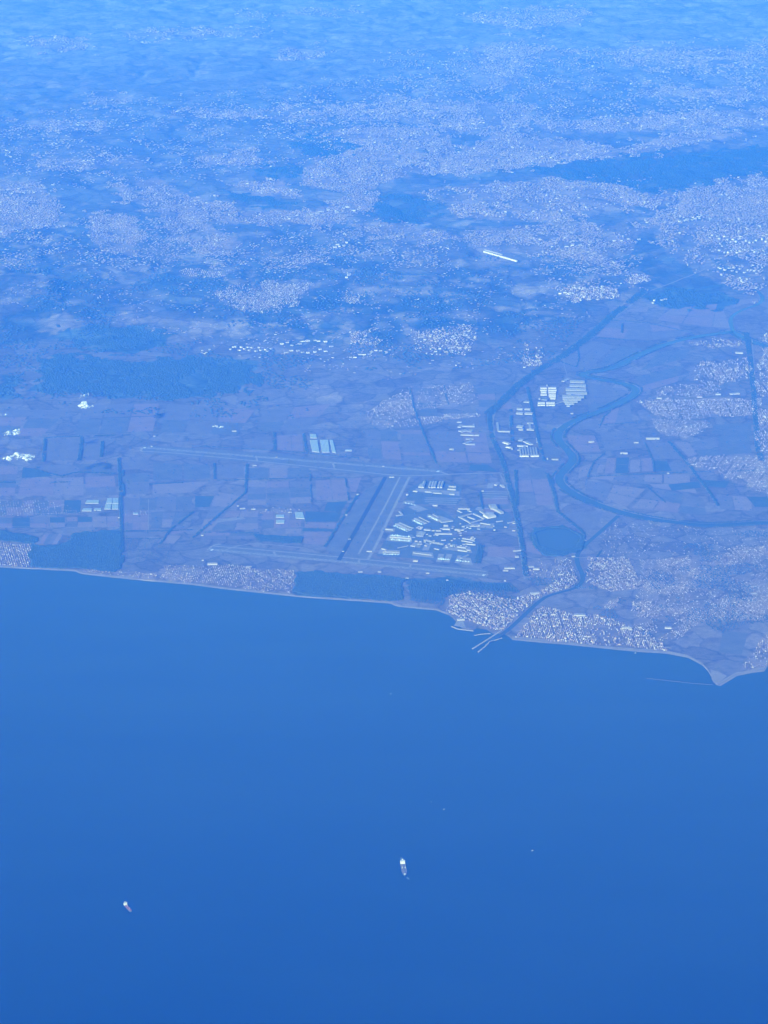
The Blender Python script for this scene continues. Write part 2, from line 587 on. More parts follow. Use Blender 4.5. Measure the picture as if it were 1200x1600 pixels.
CITY = [   # far city districts: polygon, density, spacing, height
    ([(478, 262), (512, 222), (520, 206), (560, 196), (640, 200), (700, 205), (712, 250), (790, 266), (640, 276), (570, 300), (480, 292)], .92, 52, 20),
    ([(700, 256), (720, 236), (780, 208), (860, 214), (960, 234), (1010, 222), (1100, 204), (1172, 210), (1064, 228), (950, 246), (820, 264)], .92, 52, 20),
    ([(664, 296), (760, 286), (860, 280), (1010, 276), (1052, 316), (960, 330), (840, 346), (720, 342)], .74, 54, 20),
    ([(170, 286), (240, 280), (300, 308), (400, 330), (500, 328), (560, 298), (600, 312), (520, 352), (400, 350), (280, 342), (200, 312)], .82, 50, 17),
    ([(240, 332), (320, 346), (384, 388), (330, 400), (262, 366)], .8, 48, 15),
    ([(-20, 280), (60, 284), (96, 330), (84, 350), (-20, 372)], .72, 50, 15),
    ([(140, 330), (222, 340), (212, 402), (150, 392)], .66, 48, 14),
    ([(360, 285), (440, 284), (472, 308), (400, 309)], .85, 50, 17),
    ([(298, 246), (400, 232), (412, 254), (312, 262)], .75, 54, 17),
    ([(590, 150), (740, 160), (834, 162), (826, 215), (700, 205), (600, 188)], .46, 58, 20),
    ([(840, 192), (1000, 182), (1215, 166), (1215, 198), (1050, 206), (860, 208)], .72, 58, 20),
    ([(1086, 282), (1215, 278), (1215, 440), (1110, 402), (1030, 342)], .52, 56, 20),
    ([(720, 362), (900, 346), (1016, 360), (1030, 330), (960, 422), (860, 402), (740, 392)], .5, 54, 16),
    ([(548, 350), (620, 345), (722, 372), (622, 378)], .6, 52, 15),
    ([(1000, 300), (1040, 340), (1080, 380), (1140, 430), (1215, 440), (1215, 470), (1120, 440), (1040, 400)], .4, 56, 18),
    ([(30, 62), (130, 60), (134, 78), (60, 76)], .55, 70, 18),
    ([(190, 48), (430, 44), (420, 56), (210, 62)], .5, 75, 18),
    ([(430, 78), (512, 74), (502, 92), (430, 92)], .6, 70, 18),
    ([(720, 22), (800, 12), (920, 12), (905, 40), (800, 50)], .55, 75, 18),
    ([(740, 70), (830, 56), (905, 82), (830, 100), (800, 140), (740, 140)], .42, 70, 18),
    ([(955, 74), (1215, 70), (1215, 104), (960, 108)], .36, 72, 18),
    ([(1000, 136), (1215, 136), (1215, 154), (1000, 152)], .55, 66, 18),
    ([(255, 172), (420, 170), (600, 162), (600, 192), (420, 186), (260, 182)], .48, 62, 17),
    ([(10, 186), (170, 188), (170, 204), (20, 200)], .5, 62, 16),
    ([(60, 246), (225, 244), (225, 264), (60, 262)], .52, 58, 16),
    ([(130, 150), (200, 148), (200, 164), (140, 166)], .55, 62, 16),
    ([(-20, 345), (330, 340), (420, 400), (560, 400), (560, 420), (-20, 415)], .18, 54, 12),
    ([(420, 350), (720, 370), (720, 420), (420, 420)], .2, 54, 12),
    ([(350, 20), (560, 10), (560, 22), (380, 28)], .3, 80, 18),
    ([(-20, 180), (600, 120), (600, 260), (-20, 300)], .10, 62, 14),
    ([(600, 80), (1215, 60), (1215, 200), (600, 200)], .14, 66, 18),
    ([(0, 400), (1000, 400), (860, 560), (600, 590), (420, 570), (300, 520), (0, 480)], .045, 50, 10),
    ([(830, 395), (1000, 390), (1000, 450), (860, 450)], .16, 54, 12),
]

# ---- land sheet
NX, NY = 760, 560
xs = np.concatenate([np.linspace(-60000, -13200, 12), np.linspace(-13000, 13000, NX - 24), np.linspace(13200, 60000, 12)])
s = np.linspace(0, 1, NY)
s = (0.42 * s + 0.58 * s ** 1.9)
s[1] = s[2] * .45
X = np.repeat(xs[:, None], NY, 1)
YC = coast_y(xs)[:, None]
Y = YC + s[None, :] * (92000 - YC)
Z = height(X, Y) + 0.8 * (fbm(X / 300, Y / 300, 8, 2) - .5) * 0
Z[:, 0] = -0.6
Vl = np.stack([X, Y, Z], -1).reshape(-1, 3)
idx = np.arange(NX * NY).reshape(NX, NY)
Fl = np.stack([idx[:-1, :-1], idx[1:, :-1], idx[1:, 1:], idx[:-1, 1:]], -1).reshape(-1, 4)
me = np_mesh('land', Vl, Fl, 'land')
px, py = topx(Vl[:, 0], Vl[:, 1], Vl[:, 2])
x_, y_ = Vl[:, 0], Vl[:, 1]
tan = np.array([0.116, 0.090, 0.082])
grn = np.array([0.066, 0.068, 0.068])
wood = np.array([0.040, 0.053, 0.062])
urb = np.array([0.215, 0.145, 0.12])
jx0, jy0 = px + 60 * (fbm(x_ / 500, y_ / 700, 501, 3) - .5), py + 22 * (fbm(x_ / 400, y_ / 500, 502, 3) - .5)
n_big = fbm(x_ / 2600, y_ / 3600, 51, 4)
n_mid = fbm(x_ / 700, y_ / 1100, 61, 4)
n_sm = fbm(x_ / 260, y_ / 420, 71, 3)
hill = sstep(PLAIN + 2, PLAIN + 14, Vl[:, 2])
g = sstep(.40, .62, .55 * n_mid + .45 * n_big)            # green share
g = np.clip(g * (.22 + .55 * hill) + .34 * hill, 0, 1)
col = tan[None] * (1 - g[:, None]) + grn[None] * g[:, None]
wd = sstep(.56, .66, .5 * n_mid + .25 * n_sm + .25 * n_big) * hill
col = col * (1 - .75 * wd[:, None]) + wood[None] * .75 * wd[:, None]
rv = 1 - np.abs(2 * fbm(x_ / 1500, y_ / 2100, 21, 4) - 1)          # ravine floors are wooded
rv = np.maximum(sstep(.88, .97, rv) * .8, sstep(.93, .985, 1 - np.abs(2 * fbm(x_ / 620 + 9, y_ / 900, 23, 3) - 1)) * .6) * hill
col = col * (1 - rv[:, None]) + wood[None] * rv[:, None]
pale_ = sstep(.57, .66, .6 * fbm(x_ / 520, y_ / 620, 81, 4) + .4 * fbm(x_ / 170, y_ / 240, 83, 3)) * hill * .75
col = col * (1 - pale_[:, None]) + np.array([.22, .16, .12])[None] * pale_[:, None]
for (ex, ey, ew, eh) in [(130, 506, 60, 7), (235, 500, 45, 5), (72, 458, 26, 9), (132, 474, 22, 4), (298, 527, 34, 6), (205, 482, 16, 4), (40, 580, 30, 7), (320, 505, 40, 6),
                         (300, 585, 36, 6), (455, 545, 30, 4), (500, 615, 44, 9), (640, 495, 50, 5), (725, 490, 34, 7), (850, 490, 36, 4), (765, 405, 36, 8), (30, 545, 24, 6),
                         (500, 495, 46, 8), (390, 560, 16, 5), (580, 455, 30, 4), (700, 575, 50, 5), (450, 600, 30, 8), (850, 512, 22, 5), (560, 630, 26, 5)]:
    w_ = np.exp(-np.clip(((jx0 - ex) / ew) ** 2 + ((jy0 - ey) / eh) ** 2, 0, 30) ** 1.5)[:, None] * .7
    col = col * (1 - w_) + np.array([.185, .135, .11])[None] * w_
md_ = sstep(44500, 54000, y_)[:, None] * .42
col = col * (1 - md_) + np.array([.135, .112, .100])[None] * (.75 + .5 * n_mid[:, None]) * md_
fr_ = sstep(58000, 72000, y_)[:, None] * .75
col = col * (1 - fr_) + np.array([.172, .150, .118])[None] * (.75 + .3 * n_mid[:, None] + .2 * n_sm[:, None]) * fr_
pl2 = sstep(.5, .62, fbm(x_ / 900, y_ / 500, 85, 5)) * (1 - hill) * .3
col = col * (1 - pl2[:, None]) + np.array([.16, .115, .085])[None] * pl2[:, None]
col *= (0.86 + .28 * n_sm)[:, None]
for d in (WOODS, HILLWOODS):
    for k, v in d.items():
        if k == 'pine_wood_f':
            continue
        q = inpoly(px + 40 * (n_sm - .5), py + 24 * (n_mid - .5), v[0])
        col[q] = wood * 1.15 * (.85 + .5 * n_sm[q][:, None]) + (grn * .35 * sstep(.45, .6, n_mid[q])[:, None] if d is HILLWOODS else 0)
jx, jy = px + 26 * (n_mid - .5), py + 12 * (n_sm - .5)
for poly, dn, sp, hh in CITY:
    if dn < .3:
        continue
    q = inpoly(jx, jy, poly)
    w = (dn * sstep(.25, .5, n_sm * .6 + n_mid * .4))[q][:, None] * .95
    col[q] = col[q] * (1 - w) + urb * w
for t in TOWNS:
    if t[6] < .3:
        continue
    q = inpoly(jx, px * 0 + py + 4 * (n_sm - .5), t[0])
    col[q] = col[q] * .68 + urb * .9 * .32
for d in ('park_a', 'park_b', 'park_c', 'park_d', 'park_e'):
    q = inpoly(px + 60 * (n_sm - .5), py + 26 * (n_mid - .5), HILLWOODS[d][0])
    col[q] = (wood * .2 + grn * 1.0) * (.75 + .5 * n_sm[q][:, None])
a = me.color_attributes.new('cover', 'FLOAT_COLOR', 'POINT')
a.data.foreach_set('color', np.concatenate([col, np.ones((len(col), 1))], 1).astype(np.float32).ravel())
land = tag(link('land', me), kind='structure')


# ---- beach
def beach(name, i0, i1, w):
    seg = [q for q in cw[i0:i1]]
    x0, x1 = seg[0][0], seg[-1][0]
    n = max(8, int((x1 - x0) / 40))
    V, F = [], []
    for k in range(n + 1):
        x = x0 + (x1 - x0) * k / n
        yc = float(coast_y(np.array([x]))[0])
        ww = w * (.25 + 1.5 * float(fbm(np.array([x / 260.0]), np.array([1.7]), 91, 2)[0]))
        V += [(x, yc - 16, -0.3), (x, yc + 14, PLAIN * .45), (x, yc + ww * .6, PLAIN + .5), (x, yc + ww, PLAIN + .35)]
        if k:
            i = 4 * k
            for j in range(3):
                F.append((i - 4 + j, i + j, i + j + 1, i - 3 + j))
    me = mesh(name, V, F, 'sand', smooth=True)
    if me.polygons[0].normal.z < 0:
        me.flip_normals()
    return tag(link(name, me), kind='structure')


beach('beach', 1, 20, 42)
beach('beach', 29, len(COAST) - 1, 80)

# ---- river and canals
RIVER = [(1260, 560), (1225, 548), (1165, 531), (1145, 517), (1138, 519), (1090, 525), (1040, 537), (1000, 553), (968, 571), (938, 580),
         (905, 583), (918, 590), (968, 597), (998, 607), (985, 621), (945, 640), (900, 655), (874, 671), (870, 686), (886, 702),
         (898, 717), (884, 733), (871, 746), (880, 762), (910, 779), (955, 796), (1000, 808), (1050, 816), (1100, 821), (1150, 819),
         (1210, 815), (1300, 830)]
tag(ribbon('river', RIVER, 105, 'river', .5, smooth=3, wobble=.12), kind='structure')
tag(ribbon('river', [(1145, 517), (1139, 497), (1158, 484), (1186, 476), (1194, 465), (1180, 453), (1138, 446), (1095, 452), (1050, 466), (1035, 474)], 60, 'river', .55, smooth=3), kind='structure')
CANAL = [(762, 1004), (790, 988), (812, 968), (834, 947), (852, 932), (878, 925), (900, 919), (911, 908), (910, 896), (903, 884), (900, 866), (918, 848), (938, 831), (966, 806)]
tag(ribbon('canal', CANAL, 52, 'river', .6, smooth=3), kind='structure')
tag(ribbon('canal', [(911, 905), (917, 893), (926, 880), (940, 860)], 26, 'river', .7, smooth=2), kind='structure')
LAKE = [(836, 832), (858, 825), (886, 826), (908, 839), (900, 855), (872, 862), (842, 853)]
tag(sheet('lake', LAKE, 'river', .9), kind='structure')


# ------------------------------------------------------------------ fields: each parcel a sheet of its own on the land
def bil(q, u, v):
    a, b_, c_, d_ = q
    return tuple((a[k] * (1 - u) + b_[k] * u) * (1 - v) + (d_[k] * (1 - u) + c_[k] * u) * v for k in (0, 1))


FIELD_N = [0]


def field(q, mt):
    FIELD_N[0] += 1
    return sheet('field', q, mt, .16 + .012 * (FIELD_N[0] % 9), parent=land)


def fields(q, nu, nv, tones, gap=.03, jit=.16):
    """a block of parcels: quad near-left, near-right, far-right, far-left"""
    us = [0] + [(k + jit * (random.random() - .5) * 2) / nu for k in range(1, nu)] + [1]
    for i in range(nu):
        vv = [0] + [(k + jit * (random.random() - .5) * 2) / nv for k in range(1, nv)] + [1]
        for j in range(nv):
            g_ = gap / max(nu, 1)
            h_ = gap / max(nv, 1)
            u0, u1, v0, v1 = us[i] + g_, us[i + 1] - g_, vv[j] + h_, vv[j + 1] - h_
            field([bil(q, u0, v0), bil(q, u1, v0), bil(q, u1, v1), bil(q, u0, v1)], random.choice(tones))


PA, MI, PI_, GR, OL = 'field_pale', 'field_mid', 'field_pink', 'field_green', 'field_olive'
mixd = [PA, MI, MI, OL, PI_]
mixg = [PA, MI, OL, GR, PI_, OL, GR]
fields([(68, 721), (122, 720), (125, 684), (72, 686)], 2, 1, [MI, PI_])
fields([(128, 720), (157, 719), (160, 686), (132, 685)], 1, 1, [MI])
fields([(85, 741), (178, 739), (176, 723), (40, 727)], 2, 1, [MI, OL])
field([(34, 747), (84, 744), (60, 733), (36, 730)], GR)
fields([(26, 775), (184, 774), (180, 743), (32, 749)], 3, 2, [MI, PA, PI_])
fields([(-30, 776), (24, 775), (30, 728), (-30, 729)], 1, 4, [PI_, PA, MI, OL])
fields([(-30, 806), (96, 805), (97, 781), (-30, 783)], 6, 2, mixg)
fields([(98, 803), (126, 803), (128, 781), (100, 781)], 1, 1, [GR])
fields([(-30, 826), (102, 824), (102, 808), (-30, 809)], 5, 2, mixg)
fields([(104, 824), (185, 823), (185, 806), (104, 808)], 4, 2, [GR, PA, PI_, OL, PA])
fields([(60, 851), (88, 851), (100, 833), (68, 835)], 4, 1, [PI_, MI, OL, PA])
fields([(192, 828), (232, 829), (233, 802), (192, 802)], 3, 2, [MI, PI_, OL])
fields([(236, 826), (285, 822), (298, 801), (236, 800)], 3, 2, [PA, MI, OL, PI_])
fields([(192, 798), (298, 797), (298, 776), (192, 778)], 4, 1, [MI, PA, OL, MI])
fields([(190, 773), (233, 772), (236, 738), (190, 740)], 1, 2, [OL, MI])
fields([(236, 772), (300, 770), (330, 752), (236, 755)], 1, 1, [PA])
fields([(190, 735), (234, 733), (234, 716), (192, 718)], 1, 1, [MI])
fields([(238, 752), (330, 748), (330, 726), (238, 722)], 2, 1, [OL, MI])
fields([(194, 840), (228, 841), (258, 832), (192, 831)], 2, 1, [PI_, MI])
fields([(244, 848), (272, 850), (284, 837), (258, 836)], 1, 1, [PA])
fields([(266, 836), (286, 832), (300, 826), (268, 827)], 1, 1, [PI_])
fields([(308, 834), (330, 828), (380, 776), (340, 768)], 1, 3, [PA, MI])
field([(305, 793), (327, 792), (335, 775), (305, 775)], GR)
fields([(240, 795), (300, 792), (303, 775), (240, 776)], 1, 1, [OL])
fields([(382, 700), (428, 703), (425, 681), (380, 686)], 1, 1, [MI])
fields([(432, 703), (475, 706), (472, 678), (431, 680)], 2, 1, [MI, PI_])
fields([(336, 749), (382, 747), (382, 725), (336, 726)], 1, 1, [MI])
fields([(386, 748), (484, 747), (484, 730), (386, 731)], 3, 1, [OL, MI, PA])
fields([(386, 790), (488, 786), (486, 752), (386, 752)], 3, 4, [OL, MI, PA, OL, PI_])
fields([(494, 782), (545, 782), (540, 748), (492, 750)], 2, 1, [PI_, MI])
fields([(548, 768), (556, 770), (566, 745), (542, 748)], 1, 1, [PI_])
field([(506, 798), (532, 800), (543, 783), (511, 785)], GR)
field([(477, 815), (528, 815), (534, 801), (477, 799)], GR)
field([(476, 824), (522, 826), (526, 817), (476, 816)], PI_)
field([(472, 830), (518, 830), (522, 827), (474, 825)], GR)
fields([(330, 828), (404, 828), (404, 798), (352, 798)], 2, 3, [PI_, MI, OL, PA])
fields([(408, 826), (470, 824), (474, 799), (408, 798)], 3, 2, [PA, PI_, OL, MI])
fields([(312, 843), (398, 842), (404, 831), (326, 831)], 2, 2, [PI_, MI, OL])
fields([(474, 850), (512, 852), (520, 831), (474, 831)], 1, 2, [MI, PI_])
fields([(446, 834), (470, 834), (472, 826), (444, 826)], 1, 1, [PA])
# right of the far greenhouses and around the villas
fields([(575, 716), (628, 719), (620, 672), (572, 672)], 2, 3, [PI_, MI, OL])
fields([(630, 719), (676, 720), (664, 672), (624, 672)], 1, 7, [MI, OL, PI_])
fields([(682, 722), (770, 724), (760, 676), (668, 672)], 2, 3, [PI_, MI, MI])
field([(733, 735), (778, 737), (762, 726), (734, 726)], GR)
fields([(652, 660), (688, 660), (676, 606), (645, 606)], 1, 5, [OL, MI, PA])
fields([(700, 664), (760, 664), (756, 640), (696, 642)], 2, 1, [OL, MI])
fields([(748, 636), (800, 640), (800, 600), (744, 606)], 2, 3, [OL, MI, PI_])
fields([(755, 800), (800, 800), (792, 770), (752, 772)], 1, 5, [OL, PI_])
fields([(812, 790), (866, 790), (852, 730), (800, 732)], 2, 3, [OL, MI, PI_])
fields([(760, 870), (808, 872), (806, 855), (762, 853)], 1, 1, [PI_])
fields([(822, 862), (848, 868), (832, 846), (822, 846)], 1, 1, [PI_])
fields([(876, 800), (914, 832), (934, 822), (945, 798), (905, 784)][0:4], 1, 1, [MI])
fields([(838, 720), (868, 728), (880, 705), (850, 690)], 1, 2, [OL, MI])
fields([(920, 645), (960, 630), (988, 612), (910, 595)], 1, 4, [OL, MI, MI])
# land inside the big river bend
fields([(944, 740), (960, 740), (963, 715), (948, 715)], 1, 1, [PI_])
fields([(961, 740), (981, 740), (984, 714), (963, 715)], 1, 2, [OL, GR])
fields([(983, 739), (1000, 738), (1001, 717), (985, 718)], 1, 1, [PA])
fields([(1003, 737), (1022, 737), (1018, 715), (1001, 716)], 1, 1, [PI_])
field([(1023, 737), (1050, 736), (1042, 721), (1020, 720)], GR)
fields([(1051, 736), (1075, 735), (1072, 721), (1045, 722)], 1, 1, [MI])
fields([(903, 748), (918, 744), (926, 723), (905, 730)], 1, 1, [PA])
fields([(922, 740), (942, 739), (946, 726), (928, 724)], 2, 1, [MI, PA])
fields([(1020, 718), (1072, 718), (1048, 690), (1010, 692)], 1, 1, [MI])
fields([(1076, 715), (1090, 710), (1075, 690), (1052, 690)], 1, 1, [PA])
fields([(890, 706), (940, 706), (930, 680), (885, 680)], 1, 2, [MI, PI_])
fields([(944, 705), (1005, 700), (1000, 670), (935, 676)], 1, 2, [MI, OL])
fields([(893, 672), (940, 670), (934, 655), (905, 660)], 1, 1, [MI])
fields([(938, 664), (990, 662), (985, 630), (955, 640)], 2, 1, [MI, PI_])
fields([(915, 772), (980, 792), (1010, 764), (912, 750)], 2, 2, [PA, MI, PA])
fields([(985, 794), (1105, 806), (1100, 778), (1018, 762)], 3, 2, [PA, MI, PI_, OL])
fields([(920, 748), (1080, 758), (1078, 740), (925, 744)], 4, 1, [PA, PA, MI])
fields([(1020, 762), (1092, 772), (1084, 756), (1012, 756)], 1, 1, [PA])
field([(1050, 767), (1095, 762), (1092, 752), (1044, 757)], GR)
field([(1106, 760), (1134, 762), (1140, 752), (1098, 750)], GR)
fields([(1125, 796), (1200, 800), (1200, 778), (1118, 772)], 3, 1, [PA, MI, OL])
field([(1180, 792), (1206, 792), (1200, 776), (1166, 776)], GR)
fields([(1092, 714), (1176, 708), (1170, 672), (1080, 690)], 2, 2, [OL, MI, OL])
fields([(1110, 678), (1176, 682), (1176, 660), (1112, 664)], 1, 2, [MI, OL])
fields([(1006, 612), (1060, 596), (1070, 570), (990, 590)], 1, 3, [MI, PI_, OL])
fields([(1000, 580), (1070, 560), (1080, 545), (1030, 548)], 2, 1, [MI, OL])
# triangle between the motorway and the upper river
fields([(862, 574), (920, 578), (960, 540), (925, 532)], 2, 2, [MI, PI_, MI])
fields([(926, 576), (970, 566), (1008, 544), (968, 540)], 2, 1, [MI, OL])
fields([(930, 526), (1014, 532), (1012, 508), (955, 500)], 2, 2, [MI, PI_, MI])
fields([(1018, 532), (1068, 524), (1062, 508), (1016, 508)], 1, 2, [PI_, MI])
fields([(975, 487), (1012, 488), (1014, 478), (990, 480)], 1, 1, [PA])
fields([(1024, 500), (1112, 512), (1122, 474), (1048, 482)], 2, 2, [PI_, PI_, PA])
fields([(1114, 512), (1142, 514), (1130, 482), (1118, 484)], 1, 1, [PA])
fields([(1150, 478), (1186, 472), (1184, 460), (1160, 458)], 1, 1, [PA])
fields([(870, 520), (925, 505), (912, 490), (860, 505)], 1, 2, [MI, OL])
# spit near the river mouth
fields([(1122, 1020), (1160, 1024), (1170, 988), (1128, 984)], 1, 1, [OL])
fields([(1140, 980), (1170, 984), (1172, 976), (1140, 972)], 1, 1, [MI])
# left plain strips below the hills
fields([(-30, 680), (66, 682), (110, 640), (-30, 640)], 2, 3, [MI, OL, PI_])
fields([(116, 680), (240, 674), (250, 630), (130, 632)], 3, 2, [MI, PI_, OL])
fields([(250, 676), (370, 680), (400, 640), (260, 630)], 3, 2, [MI, OL, PI_])
fields([(400, 676), (480, 672), (520, 630), (410, 640)], 2, 2, [MI, OL, PI_])


# ------------------------------------------------------------------ trees: crowns as low domes, laid along belts and through woods
DOME = [(0, 0, 1.0)] + [(.72 * math.cos(k * math.pi / 3), .72 * math.sin(k * math.pi / 3), .72) for k in range(6)] + \
       [(math.cos(k * math.pi / 3 + .3), math.sin(k * math.pi / 3 + .3), .12) for k in range(6)]
DOME = np.array(DOME)
DF = [(0, 1 + k, 1 + (k + 1) % 6) for k in range(6)]
for k in range(6):
    a_, b_, c_, d_ = 1 + k, 7 + k, 7 + (k + 1) % 6, 1 + (k + 1) % 6
    DF += [(a_, b_, c_), (a_, c_, d_)]
DF = np.array(DF)


def crowns(name, x, y, r, h, label, cat='wood'):
    n = len(x)
    z = height(x, y)
    rr = r * (.65 + .7 * RNG.random(n))
    hh = h * (.86 + .28 * RNG.random(n))
    th = RNG.random(n) * 6.28
    c, s_ = np.cos(th), np.sin(th)
    jit = 1 + .22 * (RNG.random((n, len(DOME))) - .5)
    vx = (DOME[None, :, 0] * c[:, None] - DOME[None, :, 1] * s_[:, None]) * rr[:, None] * jit + x[:, None]
    vy = (DOME[None, :, 0] * s_[:, None] + DOME[None, :, 1] * c[:, None]) * rr[:, None] * jit + y[:, None]
    vz = DOME[None, :, 2] * hh[:, None] * jit + z[:, None]
    V = np.stack([vx, vy, vz], -1).reshape(-1, 3)
    F = (DF[None] + (np.arange(n) * len(DOME))[:, None, None]).reshape(-1, 3)
    t = (.85 + .3 * RNG.random(n))[:, None]
    g_ = np.array([0.036, 0.051, 0.060])[None] * t
    T = np.repeat(np.concatenate([g_, np.ones((n, 1))], 1), len(DOME), 0)
    me = np_mesh(name, V, F, 'leaf', tint=T)
    return tag(link(name, me), label, cat, kind='stuff')


def scatter(poly, sp, edge=0.0, wob=9.0):
    """jittered grid of points inside a photo polygon, laid out on the ground in metres"""
    pts = np.array([P(*p) for p in poly])
    x0, y0 = pts.min(0) - 200
    x1, y1 = pts.max(0) + 1500
    gx, gy = np.meshgrid(np.arange(x0, x1, sp), np.arange(y0, y1, sp))
    gx = gx.ravel() + (RNG.random(gx.size) - .5) * sp * .9
    gy = gy.ravel() + (RNG.random(gy.size) - .5) * sp * .9
    z = height(gx, gy)
    u, v = topx(gx, gy, z)
    n = fbm(gx / 180, gy / 260, 5, 3) - .5
    q = inpoly(u + wob * 2 * n, v + wob * n, poly)
    return gx[q], gy[q]


for k, (poly, size, sp, lab) in WOODS.items():
    x, y = scatter(poly, sp)
    inl = inpoly(*topx(x, y, x * 0 + PLAIN), LAKE)
    crowns('wood', x[~inl], y[~inl], size * (.86 if sp < 15 else .6), size * .8, lab)
for k, (poly, lab) in HILLWOODS.items():
    x, y = scatter(poly, 24 if 'hill' in k else 34, wob=34)
    kp = (fbm(x / 420, y / 560, 601, 4) > .37) & (fbm(x / 150, y / 210, 602, 3) > .36)
    x, y = x[kp], y[kp]
    crowns('wood', x, y, 20 if 'hill' in k else 27, 10, lab)


def belt(line, width, lab, sp=13, size=11, gaps=.15):
    pts = dens([P(*p) for p in line], sp)
    n = max(1, int(width / sp))
    xs_, ys_ = [], []
    for (x, y) in pts:
        if float(vnoise(np.array([x / 150]), np.array([y / 150]), 3)[0]) < gaps:
            continue
        for _ in range(n):
            xs_.append(x + (random.random() - .5) * width)
            ys_.append(y + (random.random() - .5) * width)
    crowns('tree_belt', np.array(xs_), np.array(ys_), size * .6, size, lab, 'trees')


belt([(186, 716), (189, 780), (190, 830), (191, 880)], 40, 'tall tree belt along the long straight ditch on the left')
belt([(192, 735), (194, 775)], 26, 'short tree belt beside the long ditch')
belt([(71, 686), (68, 721)], 42, 'tree belt left of the first pair of far-left fields')
belt([(128, 684), (124, 720)], 48, 'tree belt between the two pairs of far-left fields')
belt([(160, 690), (158, 715)], 40, 'broken tree belt right of the far-left fields', gaps=.4)
belt([(70, 684), (180, 680)], 30, 'tree line along the top of the far-left fields', gaps=.3)
belt([(58, 730), (68, 738), (96, 744), (120, 738), (180, 740)], 34, 'winding tree line across the left fields')
belt([(0, 754), (28, 754)], 30, 'short hedge at the left edge of the fields')
belt([(80, 754), (128, 753)], 26, 'hedge in the middle of the left fields', gaps=.25)
belt([(235, 757), (286, 754)], 30, 'hedge on the field left of the diagonal ditch')
belt([(386, 725), (385, 748), (384, 770), (350, 798), (302, 840)], 34, 'tree belt along the diagonal ditch above the near runway')
belt([(302, 800), (268, 826), (250, 850)], 28, 'hedge line running down toward the thin scrub wood')
belt([(335, 724), (336, 749)], 30, 'hedge left of the square middle field')
belt([(340, 751), (440, 748), (540, 746)], 24, 'hedge line below the far runway', gaps=.3)
belt([(300, 697), (400, 702), (475, 708), (560, 716)], 22, 'long hedge along the top edge of the far runway', gaps=.05)
belt([(429, 676), (430, 703)], 36, 'tree belt between the fields left of the big glasshouses')
belt([(475, 678), (479, 706)], 36, 'tree belt just left of the big glasshouses')
belt([(560, 772), (534, 812), (508, 854)], 34, 'tree line along the left edge of the crossing runway strip', gaps=.1)
belt([(540, 748), (545, 782)], 22, 'hedge right of the reddish field by the crossing runway')
belt([(484, 736), (487, 785)], 20, 'thin hedge in the parcels left of the crossing runway', gaps=.3)
belt([(192, 830), (256, 830), (300, 828)], 26, 'hedge under the small parcels right of the long ditch')
belt([(193, 842), (252, 842)], 24, 'lower hedge right of the long ditch', gaps=.3)
belt([(320, 832), (405, 833)], 22, 'hedge above the near runway grass', gaps=.2)
# motorway and railway belts
belt([(1010, 455), (960, 490), (920, 526), (880, 556), (842, 578), (810, 602), (784, 628), (764, 646)], 120, 'wide tree belt along the diagonal motorway')
belt([(764, 646), (768, 680), (786, 722), (798, 766), (806, 800), (812, 830), (818, 870), (822, 900)], 60, 'long tree belt right of the airport terminals')
belt([(824, 605), (834, 650), (842, 690), (850, 720)], 40, 'tree belt between the warehouses and the river', gaps=.2)
belt([(798, 640), (800, 690)], 40, 'tree belt left of the warehouse rows', gaps=.3)
belt([(806, 735), (808, 790)], 40, 'tree belt beside the long airport road')
belt([(855, 740), (866, 770), (872, 800), (900, 822), (915, 836)], 44, 'tree belt from the river bend down to the lake wood')
belt([(640, 608), (648, 640), (660, 672), (682, 724)], 26, 'straight tree-lined road through the villas')
belt([(693, 600), (700, 632)], 24, 'tree line between the villa blocks', gaps=.3)
belt([(752, 852), (746, 880)], 70, 'dark tree clump right of the terminal aprons')
belt([(755, 796), (750, 770)], 30, 'tree line above the white hangars', gaps=.3)
belt([(1166, 520), (1172, 560), (1178, 620), (1184, 700), (1190, 720)], 70, 'tree belt along the road at the right edge')
belt([(1045, 690), (1070, 718), (1090, 745), (1108, 768), (1122, 790)], 40, 'diagonal tree belt across the river bend fields')
belt([(1008, 692), (1020, 720), (1022, 737)], 24, 'thin tree line in the river bend fields')
belt([(918, 745), (928, 722), (945, 708)], 24, 'curved hedge on the left river bend fields')
belt([(920, 745), (1000, 741), (1080, 738), (1200, 735)], 18, 'hedge line across the middle of the river bend', gaps=.3)
belt([(938, 665), (944, 650), (955, 642)], 24, 'curved hedge close to the upper river bank')
belt([(934, 664), (1000, 660)], 18, 'hedge running from the bank to the long town', gaps=.3)
belt([(1010, 760), (1040, 785)], 20, 'short hedge in the big pale field', gaps=.3)
belt([(872, 564), (900, 574), (905, 560), (902, 540)], 22, 'wavy ditch trees in the triangle of fields')
belt([(972, 520), (972, 506)], 30, 'short tree belt in the triangle of fields')
belt([(930, 528), (1012, 534)], 18, 'long hedge across the triangle of fields', gaps=.2)
belt([(950, 500), (1014, 505), (1080, 520)], 18, 'upper hedge across the triangle of fields', gaps=.2)
RB = smooth_line([P(*p) for p in RIVER], 2)
rx = np.array([p[0] for p in dens(RB, 20)])
ry = np.array([p[1] for p in dens(RB, 20)])
tx = np.gradient(rx)
ty = np.gradient(ry)
tl = np.hypot(tx, ty)
bx, by = [], []
for sgn in (1, -1):
    for _ in range(2):
        o_ = sgn * (66 + 34 * RNG.random(len(rx)))
        keep = fbm(rx / 260, ry / 260, 13 + sgn, 2) > .36
        bx.append((rx - ty / tl * o_)[keep])
        by.append((ry + tx / tl * o_)[keep])
crowns('tree_belt', np.concatenate(bx), np.concatenate(by), 8, 12, 'strip of trees lining both banks of the winding river', 'trees')
